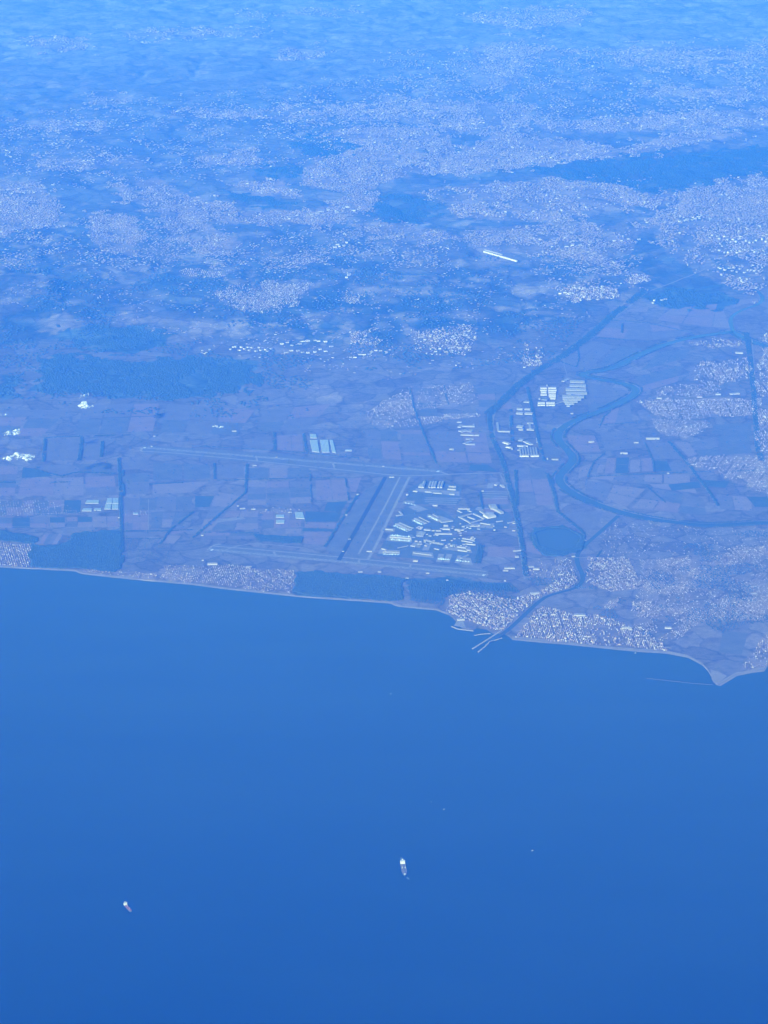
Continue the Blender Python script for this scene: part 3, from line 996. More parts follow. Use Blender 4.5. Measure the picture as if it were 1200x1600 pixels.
x, y = scatter([(880, 560), (1200, 520), (1200, 800), (900, 790), (870, 700)], 190)
crowns('scattered_trees', x, y, 8, 11, 'scattered single trees over the fields of the river bend', 'trees')
x, y = scatter([(0, 640), (760, 640), (780, 860), (500, 850), (0, 860)], 210)
crowns('scattered_trees', x, y, 8, 11, 'scattered single trees over the plain on the left', 'trees')
x, y = scatter([(700, 925), (900, 890), (1200, 820), (1200, 970), (1090, 1000), (1040, 1004), (900, 958), (720, 965)], 34)
k_ = fbm(x / 300, y / 420, 44, 3) > .55
crowns('scattered_trees', x[k_], y[k_], 8, 10, 'garden trees among the houses of the coastal towns', 'trees')
x, y = scatter([(-10, 400), (1000, 400), (860, 560), (600, 590), (560, 660), (0, 640)], 70, wob=0)
k_ = (fbm(x / 700, y / 1100, 61, 4) * .6 + .4 * fbm(x / 200, y / 300, 64, 2)) > .56
crowns('hill_scrub', x[k_], y[k_], 20, 13, 'patchy scrub and copses over the rolling hills', 'scrub')

# ------------------------------------------------------------------ airport ground
for line, w, mt, lf in [
        ([(221, 699), (690, 737)], 62, 'runway', .40),
        ([(325, 858.5), (762, 899)], 62, 'runway', .40)]:
    r = tag(ribbon('runway', line, w, mt, lf, smooth=0), kind='structure')
    a_, b_ = P(*line[0]), P(*line[1])
    L_ = math.hypot(b_[0] - a_[0], b_[1] - a_[1])
    ux, uy = (b_[0] - a_[0]) / L_, (b_[1] - a_[1]) / L_
    V, F = [], []

    def strip(s0, s1, o0, o1):
        i = len(V)
        for ss, oo in ((s0, o0), (s1, o0), (s1, o1), (s0, o1)):
            V.append((a_[0] + ux * ss - uy * oo, a_[1] + uy * ss + ux * oo, PLAIN + lf + .35))
        F.append((i, i + 1, i + 2, i + 3))
    for e in (30, L_ - 60):
        for o_ in range(-5, 6):
            if o_:
                strip(e, e + 30, o_ * 4.6 - 1, o_ * 4.6 + 1)
    for k in range(int(L_ / 60) - 3):
        strip(110 + k * 60, 140 + k * 60, -.6, .6)
    strip(0, L_, 28, 29)
    strip(0, L_, -29, -28)
    link('marking', mesh('marking', V, F, 'paint'), r)
r = tag(ribbon('runway', [(602.5, 745), (567, 809), (529, 876)], 48, 'runway_dark', .44, smooth=0), kind='structure')
for line, w in [
        ([(228, 705), (300, 710), (610, 742)], 30), ([(222, 700), (219, 705), (228, 706)], 30),
        ([(610, 742), (640, 744), (725, 740), (785, 739)], 30),
        ([(330, 853), (420, 860), (590, 876), (760, 893)], 28), ([(325, 859), (332, 852), (345, 850)], 28),
        ([(640, 745), (612, 800), (588, 852), (575, 874)], 34), ([(625, 745), (596, 802), (560, 866)], 24),
        ([(690, 738), (702, 742)], 30), ([(400, 713), (402, 720)], 24), ([(520, 724), (523, 732)], 24),
        ([(430, 868), (428, 862)], 24), ([(560, 881), (562, 873)], 24), ([(640, 888), (642, 881)], 24),
        ([(350, 860), (380, 850), (420, 850), (470, 856)], 18)]:
    tag(ribbon('taxiway', line, w, 'concrete', .30 + .03 * random.random(), smooth=1), kind='structure')


def z5(x, y):
    return (590 + x / 5.0, 730 + y / 5.0)


tag(sheet('airfield_grass', [(509, 858), (528, 872), (600, 748), (568, 768)], 'airgrass', .05), kind='structure')
tag(sheet('airfield_grass', [(536, 874), (575, 872), (642, 748), (606, 746)], 'airgrass', .06), kind='structure')
tag(sheet('airfield_grass', [(326, 862), (540, 880), (760, 904), (764, 890), (540, 868), (334, 849)], 'airgrass', .04), kind='structure')
tag(sheet('airfield_grass', [(224, 708), (420, 724), (610, 746), (700, 744), (690, 733), (420, 708), (222, 695)], 'airgrass', .04), kind='structure')
for q_ in ([(588, 868), (742, 880), (748, 846), (700, 836), (640, 826), (606, 836)], [(612, 832), (700, 832), (712, 812), (690, 796), (640, 788), (618, 806)],
           [(632, 788), (716, 788), (722, 758), (664, 750), (640, 762)], [(704, 832), (794, 826), (800, 808), (780, 786), (716, 796)]):
    tag(sheet('apron', q_, 'apron_dark', .10 + .01 * random.random()), kind='structure')
for q in [[(345, 650), (400, 650), (415, 600), (375, 592)], [(455, 738), (500, 740), (520, 680), (478, 675)], [(512, 742), (560, 744), (584, 680), (540, 675)],
          [(600, 748), (640, 750), (655, 690), (625, 690)], [(655, 758), (745, 765), (725, 710), (665, 700)], [(270, 690), (440, 710), (430, 668), (275, 656)],
          [(0, 676), (172, 684), (176, 650), (20, 640)], [(250, 620), (330, 630), (350, 580), (290, 580)], [(130, 450), (240, 500), (275, 480), (170, 432)],
          [(240, 310), (310, 350), (395, 330), (300, 290)], [(190, 285), (285, 285), (290, 262), (205, 262)], [(380, 390), (470, 430), (600, 420), (440, 360)],
          [(260, 410), (350, 450), (400, 440), (310, 395)], [(300, 545), (356, 548), (350, 500), (305, 500)], [(20, 500), (130, 505), (140, 480), (40, 470)],
          [(290, 190), (640, 225), (640, 190), (300, 165)], [(760, 330), (860, 360), (870, 320), (780, 310)], [(850, 165), (900, 165), (905, 130), (865, 125)],
          [(650, 460), (900, 480), (910, 440), (740, 440)], [(60, 575), (270, 590), (265, 545), (90, 530)], [(500, 640), (740, 670), (720, 620), (540, 600)]]:
    tag(sheet('apron', [z5(*p) for p in q], 'concrete', .22 + .01 * random.random()), kind='structure')
for k, (yy, xa, xb) in enumerate([(238, 375, 660), (252, 365, 630), (268, 370, 620), (284, 400, 612), (188, 815, 1010), (204, 815, 1020), (222, 815, 1015), (238, 830, 1010)]):
    tag(sheet('car_park', [z5(xa, yy + 5), z5(xb, yy + 9), z5(xb, yy + 3), z5(xa, yy - 1)], 'concrete', .26), kind='structure')

# ------------------------------------------------------------------ roads
ROADS = [([(780, 738), (797, 772), (806, 810), (812, 850), (816, 880), (820, 905)], 22), ([(745, 740), (782, 738), (790, 745)], 20),
         ([(1012, 457), (940, 512), (896, 546), (842, 579), (800, 612), (768, 646), (772, 684), (790, 728)], 30),
         ([(802, 862), (820, 868), (836, 874), (870, 872), (895, 871), (960, 872)], 18), ([(805, 830), (770, 833), (740, 832), (690, 834)], 18),
         ([(760, 684), (800, 684), (836, 684)], 14), ([(886, 586), (878, 560), (905, 530)], 10),
         ([(1048, 690), (1072, 720), (1092, 748), (1124, 794)], 12), ([(1066, 985), (1120, 920), (1200, 870)], 12),
         ([(0, 823), (100, 824), (184, 823)], 12), ([(193, 802), (240, 800), (300, 796), (400, 797), (470, 798)], 10),
         ([(232, 780), (232, 830)], 9), ([(0, 803), (130, 802), (184, 798)], 10), ([(342, 752), (440, 750), (540, 745)], 9),
         ([(385, 752), (386, 770), (350, 800)], 9), ([(660, 670), (684, 724)], 10), ([(640, 606), (660, 672)], 10),
         ([(1014, 457), (1060, 440), (1100, 425)], 24), ([(1175, 530), (1182, 620), (1190, 720), (1205, 800)], 16),
         ([(480, 700), (380, 688), (240, 676), (120, 680), (0, 690)], 10), ([(350, 811), (384, 807), (352, 803)], 14)]
for line, w in ROADS:
    tag(ribbon('road', line, w, 'road', 1.0, smooth=2), kind='structure')
tag(sheet('bare_ground', [(333, 818), (350, 815), (384, 811), (380, 808), (345, 811)], 'sand', .5), kind='structure')


# ------------------------------------------------------------------ buildings
def unit_box():
    V = [(-.5, -.5, 0), (.5, -.5, 0), (.5, .5, 0), (-.5, .5, 0), (-.5, -.5, 1), (.5, -.5, 1), (.5, .5, 1), (-.5, .5, 1)]
    return V, [(0, 1, 5, 4), (1, 2, 6, 5), (2, 3, 7, 6), (3, 0, 4, 7)]


def prof_mesh(name, prof, mt, over=.51):
    """roof: a profile across the width swept along the length"""
    V, F = [], []
    n = len(prof)
    for xx in (-over, over):
        for (yy, zz) in prof:
            V.append((xx, yy, zz))
    for k in range(n - 1):
        F.append((k, k + 1, n + k + 1, n + k))
    F.append(tuple(range(n))[::-1])
    F.append(tuple(range(n, 2 * n)))
    F.append((0, n, 2 * n - 1, n - 1))
    me = mesh(name, V, F, mt)
    import bmesh
    bm = bmesh.new()
    bm.from_mesh(me)
    bmesh.ops.recalc_face_normals(bm, faces=bm.faces)
    bm.to_mesh(me)
    bm.free()
    return me


def flat_roof_mesh(mt):
    # roof deck inside a raised parapet
    V, F = [], []
    for r_, z_ in ((.505, 0), (.505, .12), (.47, .12), (.47, .03)):
        for sx, sy in ((-1, -1), (1, -1), (1, 1), (-1, 1)):
            V.append((sx * r_, sy * r_, z_))
    for k in range(3):
        for j in range(4):
            F.append((4 * k + j, 4 * k + (j + 1) % 4, 4 * k + 4 + (j + 1) % 4, 4 * k + 4 + j))
    F.append((12, 13, 14, 15))
    return mesh('flat_roof', V, F, mt)


MESHES = {}


def get(kind, mt):
    k = (kind, mt)
    if k in MESHES:
        return MESHES[k]
    if kind == 'wall':
        V, F = unit_box()
        me = mesh('wall', V, F, mt)
    elif kind == 'flat':
        me = flat_roof_mesh(mt)
    elif kind == 'gable':
        me = prof_mesh('gable_roof', [(-.52, 0), (0, .32), (.52, 0)], mt)
    elif kind == 'vault':
        me = prof_mesh('vault_roof', [(.52 * math.cos(math.pi - t * math.pi / 8), .34 * math.sin(t * math.pi / 8)) for t in range(9)], mt)
    elif kind == 'saw':
        pr = []
        for t in range(6):
            pr += [(-.5 + t / 6, 0), (-.5 + t / 6 + .02, .3), (-.5 + (t + 1) / 6 - .004, .03)]
        me = prof_mesh('saw_roof', pr + [(.5, 0)], mt)
    elif kind == 'unit':
        V, F = unit_box()
        me = mesh('roof_unit', V, F + [(4, 5, 6, 7)], mt)
    elif kind == 'band':
        me = mesh('window_band', [(-.48, -.506, .3), (.48, -.506, .3), (.48, -.506, .72), (-.48, -.506, .72)], [(0, 1, 2, 3)], mt)
    MESHES[k] = me
    return me


M['window'] = mat('window_glass', (0.05, 0.06, 0.07), .15, .1, .1, spec=.5)


def building(name, x, y, ang, L_, W_, H_, label, cat, roof='flat', wm='white_wall', rm='white_roof', group=None, units=0, band=False):
    z = float(height(np.array([x]), np.array([y]))[0])
    e = link(name, None)
    e.location = (x, y, z - .3)
    e.rotation_euler = (0, 0, ang)
    tag(e, label, cat, group)
    w = link('wall', get('wall', wm), e)
    w.scale = (L_, W_, H_)
    r_ = link('roof', get(roof, rm), e)
    r_.location = (0, 0, H_)
    r_.scale = (L_, W_, {'flat': min(9, H_ * .5 + 3), 'gable': W_ * .5, 'vault': W_ * .55, 'saw': 10}[roof])
    if roof in ('gable', 'vault'):
        r_.scale[2] = min(r_.scale[2], 34)
    for k in range(units):
        u = link('roof_unit', get('unit', 'grey_wall'), e)
        t = (k + .5) / units - .5
        u.scale = (min(9, L_ * .1), min(6, W_ * .25), 3.2)
        u.location = (t * L_ * .86, (random.random() - .5) * W_ * .4, H_ + .5)
    if band:
        for turn in (0, math.pi):
            g_ = link('window_band', get('band', 'window'), e)
            g_.scale = (L_, W_, H_)
            g_.rotation_euler = (0, 0, turn)
    return e


def bar(p0, p1, W_, H_, label, cat='building', roof='flat', name='terminal_building', conv=None, **kw):
    """a long building from the ends of its near edge as seen in the photograph"""
    if conv:
        p0, p1 = conv(*p0), conv(*p1)
        H_ *= .68
        W_ *= .82
    a_, b_ = PH(*p0), PH(*p1)
    dx, dy = b_[0] - a_[0], b_[1] - a_[1]
    L_ = math.hypot(dx, dy)
    ang = math.atan2(dy, dx)
    nx, ny = -dy / L_, dx / L_
    if ny < 0:
        nx, ny = -nx, -ny
    return building(name, (a_[0] + b_[0]) / 2 + nx * W_ / 2, (a_[1] + b_[1]) / 2 + ny * W_ / 2, ang, L_, W_, H_, label, cat, roof, **kw)


T = dict(conv=z5)
PIER = 'white passenger pier '
bar((96, 552), (262, 566), 42, 17, 'long bright white pier left of the square terminal block', wm='bright_wall', rm='bright_roof', units=5, band=True, **T)
bar((40, 668), (172, 674), 34, 17, 'white satellite building on its own apron at the lower left of the airport', units=4, band=True, **T)
bar((28, 640), (62, 650), 30, 14, 'short white wing beside the lower left satellite', **T)
bar((302, 540), (356, 544), 190, 15, 'square pale terminal block in the middle of the airport', rm='pale_roof', units=4, band=True, **T)
bar((262, 555), (292, 552), 120, 13, 'narrow link building left of the square terminal block', rm='grey_roof', **T)
bar((360, 574), (436, 596), 40, 18, 'left half of the slanting white terminal hall', units=3, band=True, **T)
bar((438, 597), (512, 610), 40, 18, 'right half of the slanting white terminal hall', units=3, band=True, **T)
bar((446, 526), (582, 527), 26, 16, 'thin straight white building right of the square terminal', **T)
bar((138, 446), (248, 496), 46, 15, 'slanting white pier above the long bright pier', rm='pale_roof', units=4, band=True, **T)
bar((170, 436), (270, 480), 30, 12, 'grey slanting pier just behind the white slanting pier', rm='grey_roof', wm='grey_wall', **T)
bar((285, 404), (368, 444), 36, 15, 'slanting white pier in the centre of the airport', rm='pale_roof', band=True, **T)
bar((320, 392), (400, 432), 26, 12, 'grey roofed pier behind the central slanting pier', rm='grey_roof', **T)
bar((392, 378), (500, 432), 34, 15, 'slanting white pier right of the central piers', rm='pale_roof', band=True, **T)
bar((430, 372), (470, 392), 26, 12, 'small slanting pier building behind the right pier', rm='grey_roof', **T)
bar((500, 436), (590, 424), 40, 14, 'wide white hall joining the ends of the slanting piers', **T)
bar((505, 490), (566, 492), 60, 18, 'bright white block above the thin straight building', units=2, **T)
bar((515, 464), (552, 464), 30, 22, 'small bright tower block behind the white block', **T)
bar((360, 494), (412, 498), 40, 16, 'white block between the square terminal and the bright block', **T)
bar((420, 500), (496, 502), 30, 14, 'low white block in the row behind the thin straight building', **T)
bar((330, 476), (352, 478), 30, 18, 'small white block above the square terminal', **T)
bar((600, 494), (640, 496), 34, 18, 'white block left of the two round ended towers', **T)
bar((640, 500), (676, 496), 30, 22, 'bright end block at the right of the terminal row', **T)
# hollow frame building: four wings
for p0, p1, wd_, lab in [((642, 398), (722, 440), 30, 'near left wing of the hollow square cargo building'), ((722, 442), (832, 412), 30, 'near right wing of the hollow square cargo building'),
                         ((640, 396), (742, 368), 30, 'far left wing of the hollow square cargo building'), ((744, 368), (830, 408), 30, 'far right wing of the hollow square cargo building'),
                         ((700, 392), (756, 412), 24, 'inner bar of the hollow square cargo building')]:
    bar(p0, p1, wd_, 15, lab, name='cargo_building', **T)
bar((862, 404), (926, 392), 130, 26, 'large bright white hangar at the right of the airport', 'hangar', 'vault', name='hangar', wm='bright_wall', rm='bright_roof', **T)
bar((840, 368), (905, 372), 70, 18, 'white hangar wing behind the large bright hangar', 'hangar', name='hangar', **T)
bar((884, 332), (936, 330), 190, 24, 'white square hangar above the large bright hangar', 'hangar', 'vault', name='hangar', rm='pale_roof', **T)
bar((962, 366), (986, 362), 260, 20, 'tall narrow grey hangar at the far right of the airport', 'hangar', 'vault', name='hangar', rm='pale_roof', **T)
bar((796, 350), (858, 388), 30, 18, 'slanting white office bar left of the large hangar', **T)
bar((628, 330), (722, 332), 36, 13, 'straight white shed above the hollow square building', 'shed', 'gable', name='cargo_shed', **T)
bar((620, 342), (652, 358), 26, 12, 'short slanting shed left of the hollow square building', 'shed', 'gable', name='cargo_shed', **T)
bar((700, 342), (732, 350), 26, 12, 'short grey shed above the hollow square building', 'shed', 'gable', name='cargo_shed', rm='grey_roof', **T)
bar((556, 157), (612, 159), 40, 16, 'upper of two parallel white sheds in the maintenance area', 'shed', 'gable', name='maintenance_shed', **T)
bar((545, 178), (610, 182), 40, 16, 'lower of two parallel white sheds in the maintenance area', 'shed', 'gable', name='maintenance_shed', **T)
for k, xx in enumerate((352, 402, 424, 444, 474, 496)):
    a_, b_ = P(*z5(xx, 164)), P(*z5(xx + 14, 118))
    d_ = math.atan2(b_[1] - a_[1], b_[0] - a_[0])
    building('maintenance_shed', (a_[0] + b_[0]) / 2, (a_[1] + b_[1]) / 2, d_, math.hypot(b_[0] - a_[0], b_[1] - a_[1]), 26 + 8 * (k == 0), 14,
             'white upright shed, %s from the left in the maintenance row' % ['first', 'second', 'third', 'fourth', 'fifth', 'last'][k], 'shed', 'gable',
             rm='white_roof' if k % 2 == 0 else 'pale_roof', group='upright maintenance sheds')
bar((318, 160), (346, 162), 170, 14, 'pale square hangar left of the maintenance row', 'hangar', 'vault', name='hangar', rm='pale_roof', **T)
bar((275, 192), (310, 196), 36, 16, 'white block at the left end of the maintenance area', **T)
bar((370, 196), (420, 200), 30, 14, 'white block under the maintenance row', **T)
bar((430, 204), (500, 210), 26, 12, 'low long block under the maintenance row', rm='pale_roof', **T)
bar((222, 220), (240, 220), 34, 18, 'lone white block left of the maintenance area', **T)
bar((560, 214), (600, 218), 44, 13, 'pale block at the right of the maintenance area', rm='pale_roof', **T)
bar((430, 304), (468, 306), 34, 16, 'bright lone shed in the middle of the car parks', 'shed', 'gable', name='shed', **T)
bar((654, 578), (740, 594), 26, 14, 'upper white row of the terminal car park block', 'garage', name='parking_garage', **T)
bar((660, 560), (750, 576), 26, 14, 'pale middle row of the terminal car park block', 'garage', name='parking_garage', rm='pale_roof', **T)
bar((690, 604), (764, 612), 26, 14, 'lower white row of the terminal car park block', 'garage', name='parking_garage', **T)
bar((565, 618), (602, 622), 60, 16, 'bright white block between the terminal hall and car parks', **T)
for p0, p1, lab in [((620, 626), (690, 636), 'far wing of the small hollow block near the aprons'), ((624, 652), (700, 664), 'near wing of the small hollow block near the aprons'), ((694, 650), (722, 655), 'end wing of the small hollow block near the aprons')]:
    bar(p0, p1, 24, 14, lab, **T)
bar((440, 640), (480, 648), 24, 12, 'small low building between the lower aprons', **T)
bar((276, 738), (314, 740), 40, 16, 'lone white hangar on the taxiway apron', 'hangar', 'vault', name='hangar', **T)
bar((256, 618), (290, 624), 36, 14, 'white building at the left end of the lower apron', **T)
bar((160, 634), (240, 616), 14, 9, 'thin slanting walkway to the lower left satellite', rm='pale_roof', **T)
bar((275, 672), (420, 690), 20, 9, 'long low pale shed on the lower apron', 'shed', name='shed', rm='pale_roof', **T)
bar((660, 716), (716, 690), 30, 12, 'slanting low building on the right apron', rm='pale_roof', **T)
bar((990, 796), (1072, 796), 46, 17, 'bright white building beside the near runway end', **T)
bar((1060, 660), (1122, 656), 30, 14, 'white building right of the aprons near the airport road', **T)
bar((1074, 706), (1104, 706), 44, 14, 'small white building beside the airport road', **T)
bar((812, 190), (830, 190), 30, 14, 'lone white house above the striped car park', **T)
bar((930, 146), (944, 140), 44, 16, 'narrow white building left of the pair near the motorway', **T)
bar((975, 160), (996, 158), 120, 14, 'tall narrow white shed near the motorway', 'shed', 'gable', name='shed', **T)
bar((930, 430), (980, 424), 24, 12, 'white block right of the hollow square building', **T)
bar((1020, 440), (1076, 428), 20, 11, 'white slanting row near the airport road bend', **T)
bar((800, 440), (880, 452), 20, 11, 'low white row under the hollow square building', **T)
bar((720, 466), (780, 464), 24, 12, 'white block below the hollow square building', **T)
bar((150, 384), (200, 376), 30, 13, 'bright building at the left tip of the airport piers', **T)
bar((165, 350), (186, 372), 24, 12, 'small slanting building at the left tip of the piers', **T)
bar((60, 488), (120, 494), 24, 12, 'low grey building left of the slanting piers', rm='pale_roof', **T)

# small service buildings of the airport
n_s = 0
for _ in range(150):
    u, v = random.uniform(300, 1080), random.uniform(440, 690)
    if v > 470 + (u - 300) * .05 + 150 or (u > 760 and v > 500) or (v < 460 and u < 640):
        continue
    p = z5(u, v)
    x, y = P(*p)
    wmm, rmm = random.choice(('grey_wall', 'cream_wall', 'white_wall')), random.choice(('white_roof', 'pale_roof', 'grey_roof'))
    zone = 'left in the terminal area' if u < 440 else 'mid terminal area' if u < 640 else 'below the hollow cargo building' if u < 860 else 'near the road bend'
    depth = 'behind the terminal row' if v < 520 else 'between terminal row and hall' if v < 600 else 'next to the lower aprons'
    lab = 'small %s service building %s, %s' % (rmm.replace('_', ' ') + 'ed', zone, depth)
    building('service_building', x, y, random.choice((.05, .3, -.4)), random.uniform(14, 40), random.uniform(10, 18), random.uniform(5, 10),
             lab, 'building', wm=wmm, rm=rmm,
             group='small service buildings among the terminals')
    n_s += 1


# warehouses near the river
def z6(x, y):
    return (690 + x / 5.0, 580 + y / 5.0)


W6 = dict(conv=z6, name='warehouse')
for k, (yy, l0, l1, r0, r1) in enumerate([(138, 772, 822, 832, 896), (156, 770, 822, 832, 898), (172, 776, 820, 834, 894), (190, 774, 822, 836, 892), (204, 0, 0, 838, 892), (220, 0, 0, 848, 890), (254, 752, 808, 818, 884), (272, 750, 808, 818, 886)]):
    row = ['first', 'second', 'third', 'fourth', 'fifth', 'sixth', 'seventh', 'eighth'][k]
    if l1:
        bar((l0, yy), (l1, yy), 62, 16, 'bright white shed left of the spine, %s row of the comb' % row, 'warehouse', 'gable', group='comb of bright white sheds', wm='bright_wall', rm='bright_roof', **W6)
    bar((r0, yy), (r1, yy), 62, 16, 'bright white shed right of the spine, %s row of the comb' % row, 'warehouse', 'gable', group='comb of bright white sheds', wm='bright_wall', rm='bright_roof', **W6)
bar((820, 118), (828, 118), 60, 22, 'small white tower at the top of the shed comb', **W6)
bar((820, 274), (828, 276), 780, 9, 'narrow spine corridor joining the white sheds', rm='pale_roof', **W6)
bar((758, 222), (772, 222), 60, 16, 'small white block left of the shed comb', **W6)
bar((780, 226), (824, 228), 120, 11, 'grey yard building inside the shed comb', rm='grey_roof', wm='grey_wall', **W6)
for k, (xa, xb, yy) in enumerate([(1002, 1116, 90), (1000, 1126, 122), (970, 1128, 152), (975, 1136, 180), (945, 1112, 208), (945, 1090, 226), (952, 1062, 244), (962, 1034, 260), (974, 1000, 276)]):
    bar((xa, yy), (xb, yy + 3), 150 if k < 5 else 100, 11, 'pale ribbed shed, %s row of the stepped group by the river' % ['first', 'second', 'third', 'fourth', 'fifth', 'sixth', 'seventh', 'eighth', 'ninth'][k],
        'warehouse', 'gable', rm='pale_roof', group='stepped pale sheds by the river', **W6)
bar((935, 80), (960, 84), 190, 10, 'low pale yard building beside the stepped sheds', rm='pale_roof', **W6)
for p0, p1, wd_, h_, rf, rm, lab in [
    ((586, 303), (632, 306), 90, 13, 'gable', 'pale_roof', 'pale warehouse, upper left of the four by the tree belt'), ((646, 304), (692, 306), 90, 13, 'gable', 'white_roof', 'white warehouse, upper right of the four by the tree belt'),
    ((580, 336), (634, 340), 110, 15, 'gable', 'white_roof', 'white warehouse, lower left of the four by the tree belt'), ((646, 338), (708, 342), 110, 15, 'gable', 'white_roof', 'white warehouse, lower right of the four by the tree belt'),
    ((640, 244), (682, 248), 80, 12, 'flat', 'pale_roof', 'pale warehouse alone above the four warehouses'),
    ((442, 476), (538, 478), 46, 16, 'flat', 'white_roof', 'white front bar of the open walled yard'), ((434, 470), (452, 470), 480, 13, 'flat', 'pale_roof', 'side bar of the open walled yard'),
    ((534, 470), (540, 470), 480, 6, 'flat', 'grey_roof', 'low right side of the open walled yard'),
    ((590, 588), (674, 590), 50, 15, 'flat', 'white_roof', 'white back bar of the bright sawtooth factory'), ((690, 578), (716, 574), 200, 14, 'flat', 'pale_roof', 'tall pale block behind the bright sawtooth factory'),
    ((610, 670), (682, 670), 60, 22, 'flat', 'white_roof', 'bright front left block of the sawtooth factory'), ((698, 670), (762, 668), 60, 22, 'flat', 'white_roof', 'bright front right block of the sawtooth factory'),
    ((592, 620), (606, 622), 240, 14, 'flat', 'white_roof', 'narrow left side of the sawtooth factory'),
    ((476, 562), (520, 574), 60, 18, 'gable', 'white_roof', 'bright white shed left of the sawtooth factory, upper'), ((500, 598), (538, 604), 60, 16, 'gable', 'white_roof', 'bright white shed left of the sawtooth factory, lower'),
    ((544, 612), (556, 612), 70, 20, 'flat', 'white_roof', 'small white block between the sheds and the sawtooth factory'),
    ((664, 462), (720, 464), 60, 15, 'flat', 'white_roof', 'near bar of the white cross shaped plant'), ((668, 412), (716, 412), 60, 15, 'flat', 'white_roof', 'far bar of the white cross shaped plant'),
    ((684, 450), (702, 450), 300, 13, 'flat', 'pale_roof', 'spine of the white cross shaped plant'),
    ((584, 440), (632, 444), 120, 12, 'gable', 'pale_roof', 'pale warehouse left of the cross shaped plant'), ((600, 462), (636, 464), 70, 13, 'gable', 'white_roof', 'small white warehouse left of the cross shaped plant'),
    ((598, 546), (632, 548), 110, 12, 'flat', 'pale_roof', 'pale block above the sawtooth factory'), ((742, 560), (750, 560), 240, 14, 'flat', 'white_roof', 'narrow white block right of the sawtooth factory'),
    ((124, 440), (150, 442), 130, 15, 'flat', 'white_roof', 'upper left block of the white compound by the villas'), ((130, 470), (156, 480), 130, 15, 'flat', 'white_roof', 'left block of the white compound by the villas'),
    ((148, 502), (250, 506), 60, 16, 'flat', 'white_roof', 'front bar of the white compound by the villas'), ((160, 436), (256, 438), 70, 16, 'flat', 'white_roof', 'back bar of the white compound by the villas'),
    ((256, 506), (292, 508), 70, 16, 'flat', 'white_roof', 'right end block of the white compound by the villas'), ((246, 438), (258, 438), 160, 14, 'flat', 'white_roof', 'right wing of the white compound by the villas'),
    ((200, 476), (232, 478), 120, 10, 'flat', 'pale_roof', 'low pale block inside the white compound'),
    ((188, 576), (262, 578), 60, 10, 'flat', 'pale_roof', 'front bar of the pale arch shaped building'), ((165, 566), (186, 570), 200, 9, 'flat', 'pale_roof', 'curved side of the pale arch shaped building'),
    ((188, 534), (250, 534), 50, 9, 'flat', 'pale_roof', 'back bar of the pale arch shaped building'),
    ((60, 614), (94, 616), 50, 10, 'gable', 'pale_roof', 'low pale farm shed left of the striped field'),
    ((822, 690), (832, 690), 60, 16, 'flat', 'white_roof', 'small white building close to the river bend'), ((860, 694), (912, 696), 50, 10, 'gable', 'pale_roof', 'pale farm shed close to the river bend'),
    ((1008, 336), (1030, 336), 44, 14, 'gable', 'white_roof', 'white farm house above the river bend'), ((1146, 558), (1180, 560), 40, 12, 'gable', 'white_roof', 'white farm building inside the river bend'),
    ((20, 352), (70, 356), 40, 12, 'flat', 'white_roof', 'white row building by the villas road'), ((120, 402), (154, 404), 60, 12, 'flat', 'white_roof', 'white block just above the white compound')]:
    bar(p0, p1, wd_, h_, lab, 'warehouse', rf, rm=rm, wm='bright_wall' if 'bright' in lab else 'white_wall', **W6)
for k in range(7):
    xa = 612 + k * 21
    bar((xa, 654), (xa + 12, 654), 380, 12, 'sawtooth bay, %s from the left in the bright factory' % ['first', 'second', 'third', 'fourth', 'fifth', 'sixth', 'seventh'][k], 'warehouse', 'gable',
        rm='white_roof' if k % 2 else 'pale_roof', group='sawtooth factory bays', **W6)


# glasshouses
def glass(q, label, h=6, bays=6):
    e = link('glasshouse', None)
    pts = [P(*p) for p in q]
    cxx, cyy = sum(p[0] for p in pts) / 4, sum(p[1] for p in pts) / 4
    e.location = (cxx, cyy, PLAIN - .3)
    tag(e, label, 'glasshouse')
    loc = [(p[0] - cxx, p[1] - cyy) for p in pts]
    V = [(x, y, 0) for x, y in loc] + [(x, y, h) for x, y in loc]
    link('wall', mesh('wall', V, [(0, 1, 5, 4), (1, 2, 6, 5), (2, 3, 7, 6), (3, 0, 4, 7)], 'white_wall'), e)
    for k in range(bays):
        u0, um, u1 = k / bays, (k + .5) / bays, (k + 1) / bays
        V = []
        for v in (0, 1):
            for u, zz in ((u0, h), (um, h + 3.0), (u1, h)):
                x, y = bil(loc, u, v)
                V.append((x, y, zz))
        link('roof_bay', mesh('roof_bay', V, [(0, 1, 4, 3), (1, 2, 5, 4), (0, 2, 1), (3, 4, 5)], 'glasshouse'), e)
    return e


glass([(488, 706), (499, 707), (496, 688), (484, 688)], 'largest pale glasshouse, leftmost of the tall three')
glass([(503, 707), (515, 707), (513, 688), (500, 688)], 'pale glasshouse in the middle of the tall three')
glass([(519, 707), (525, 708), (520, 688), (515, 688)], 'narrow pale glasshouse, rightmost of the tall three', bays=3)
glass([(485, 685), (495, 685), (494, 679), (484, 679)], 'small white glasshouse above the leftmost tall one', bays=5)
glass([(539, 705), (550, 705), (550, 703), (540, 703)], 'small lone white glasshouse right of the tall three', bays=4)
glass([(133, 787), (154, 787), (155, 782), (136, 782)], 'pale glasshouse with a field below, left plain', bays=8)
glass([(128, 799), (143, 799), (144, 795), (130, 795)], 'low white glasshouse at the lower left of the left plain group', bays=6)
glass([(166, 787), (175, 787), (175, 779), (168, 779)], 'upper left of the four bright glasshouses on the left plain', bays=4)
glass([(176, 787), (185, 787), (185, 779), (176, 779)], 'upper right of the four bright glasshouses on the left plain', bays=4)
glass([(163, 796), (173, 796), (174, 788), (165, 788)], 'lower left of the four bright glasshouses on the left plain', bays=4)
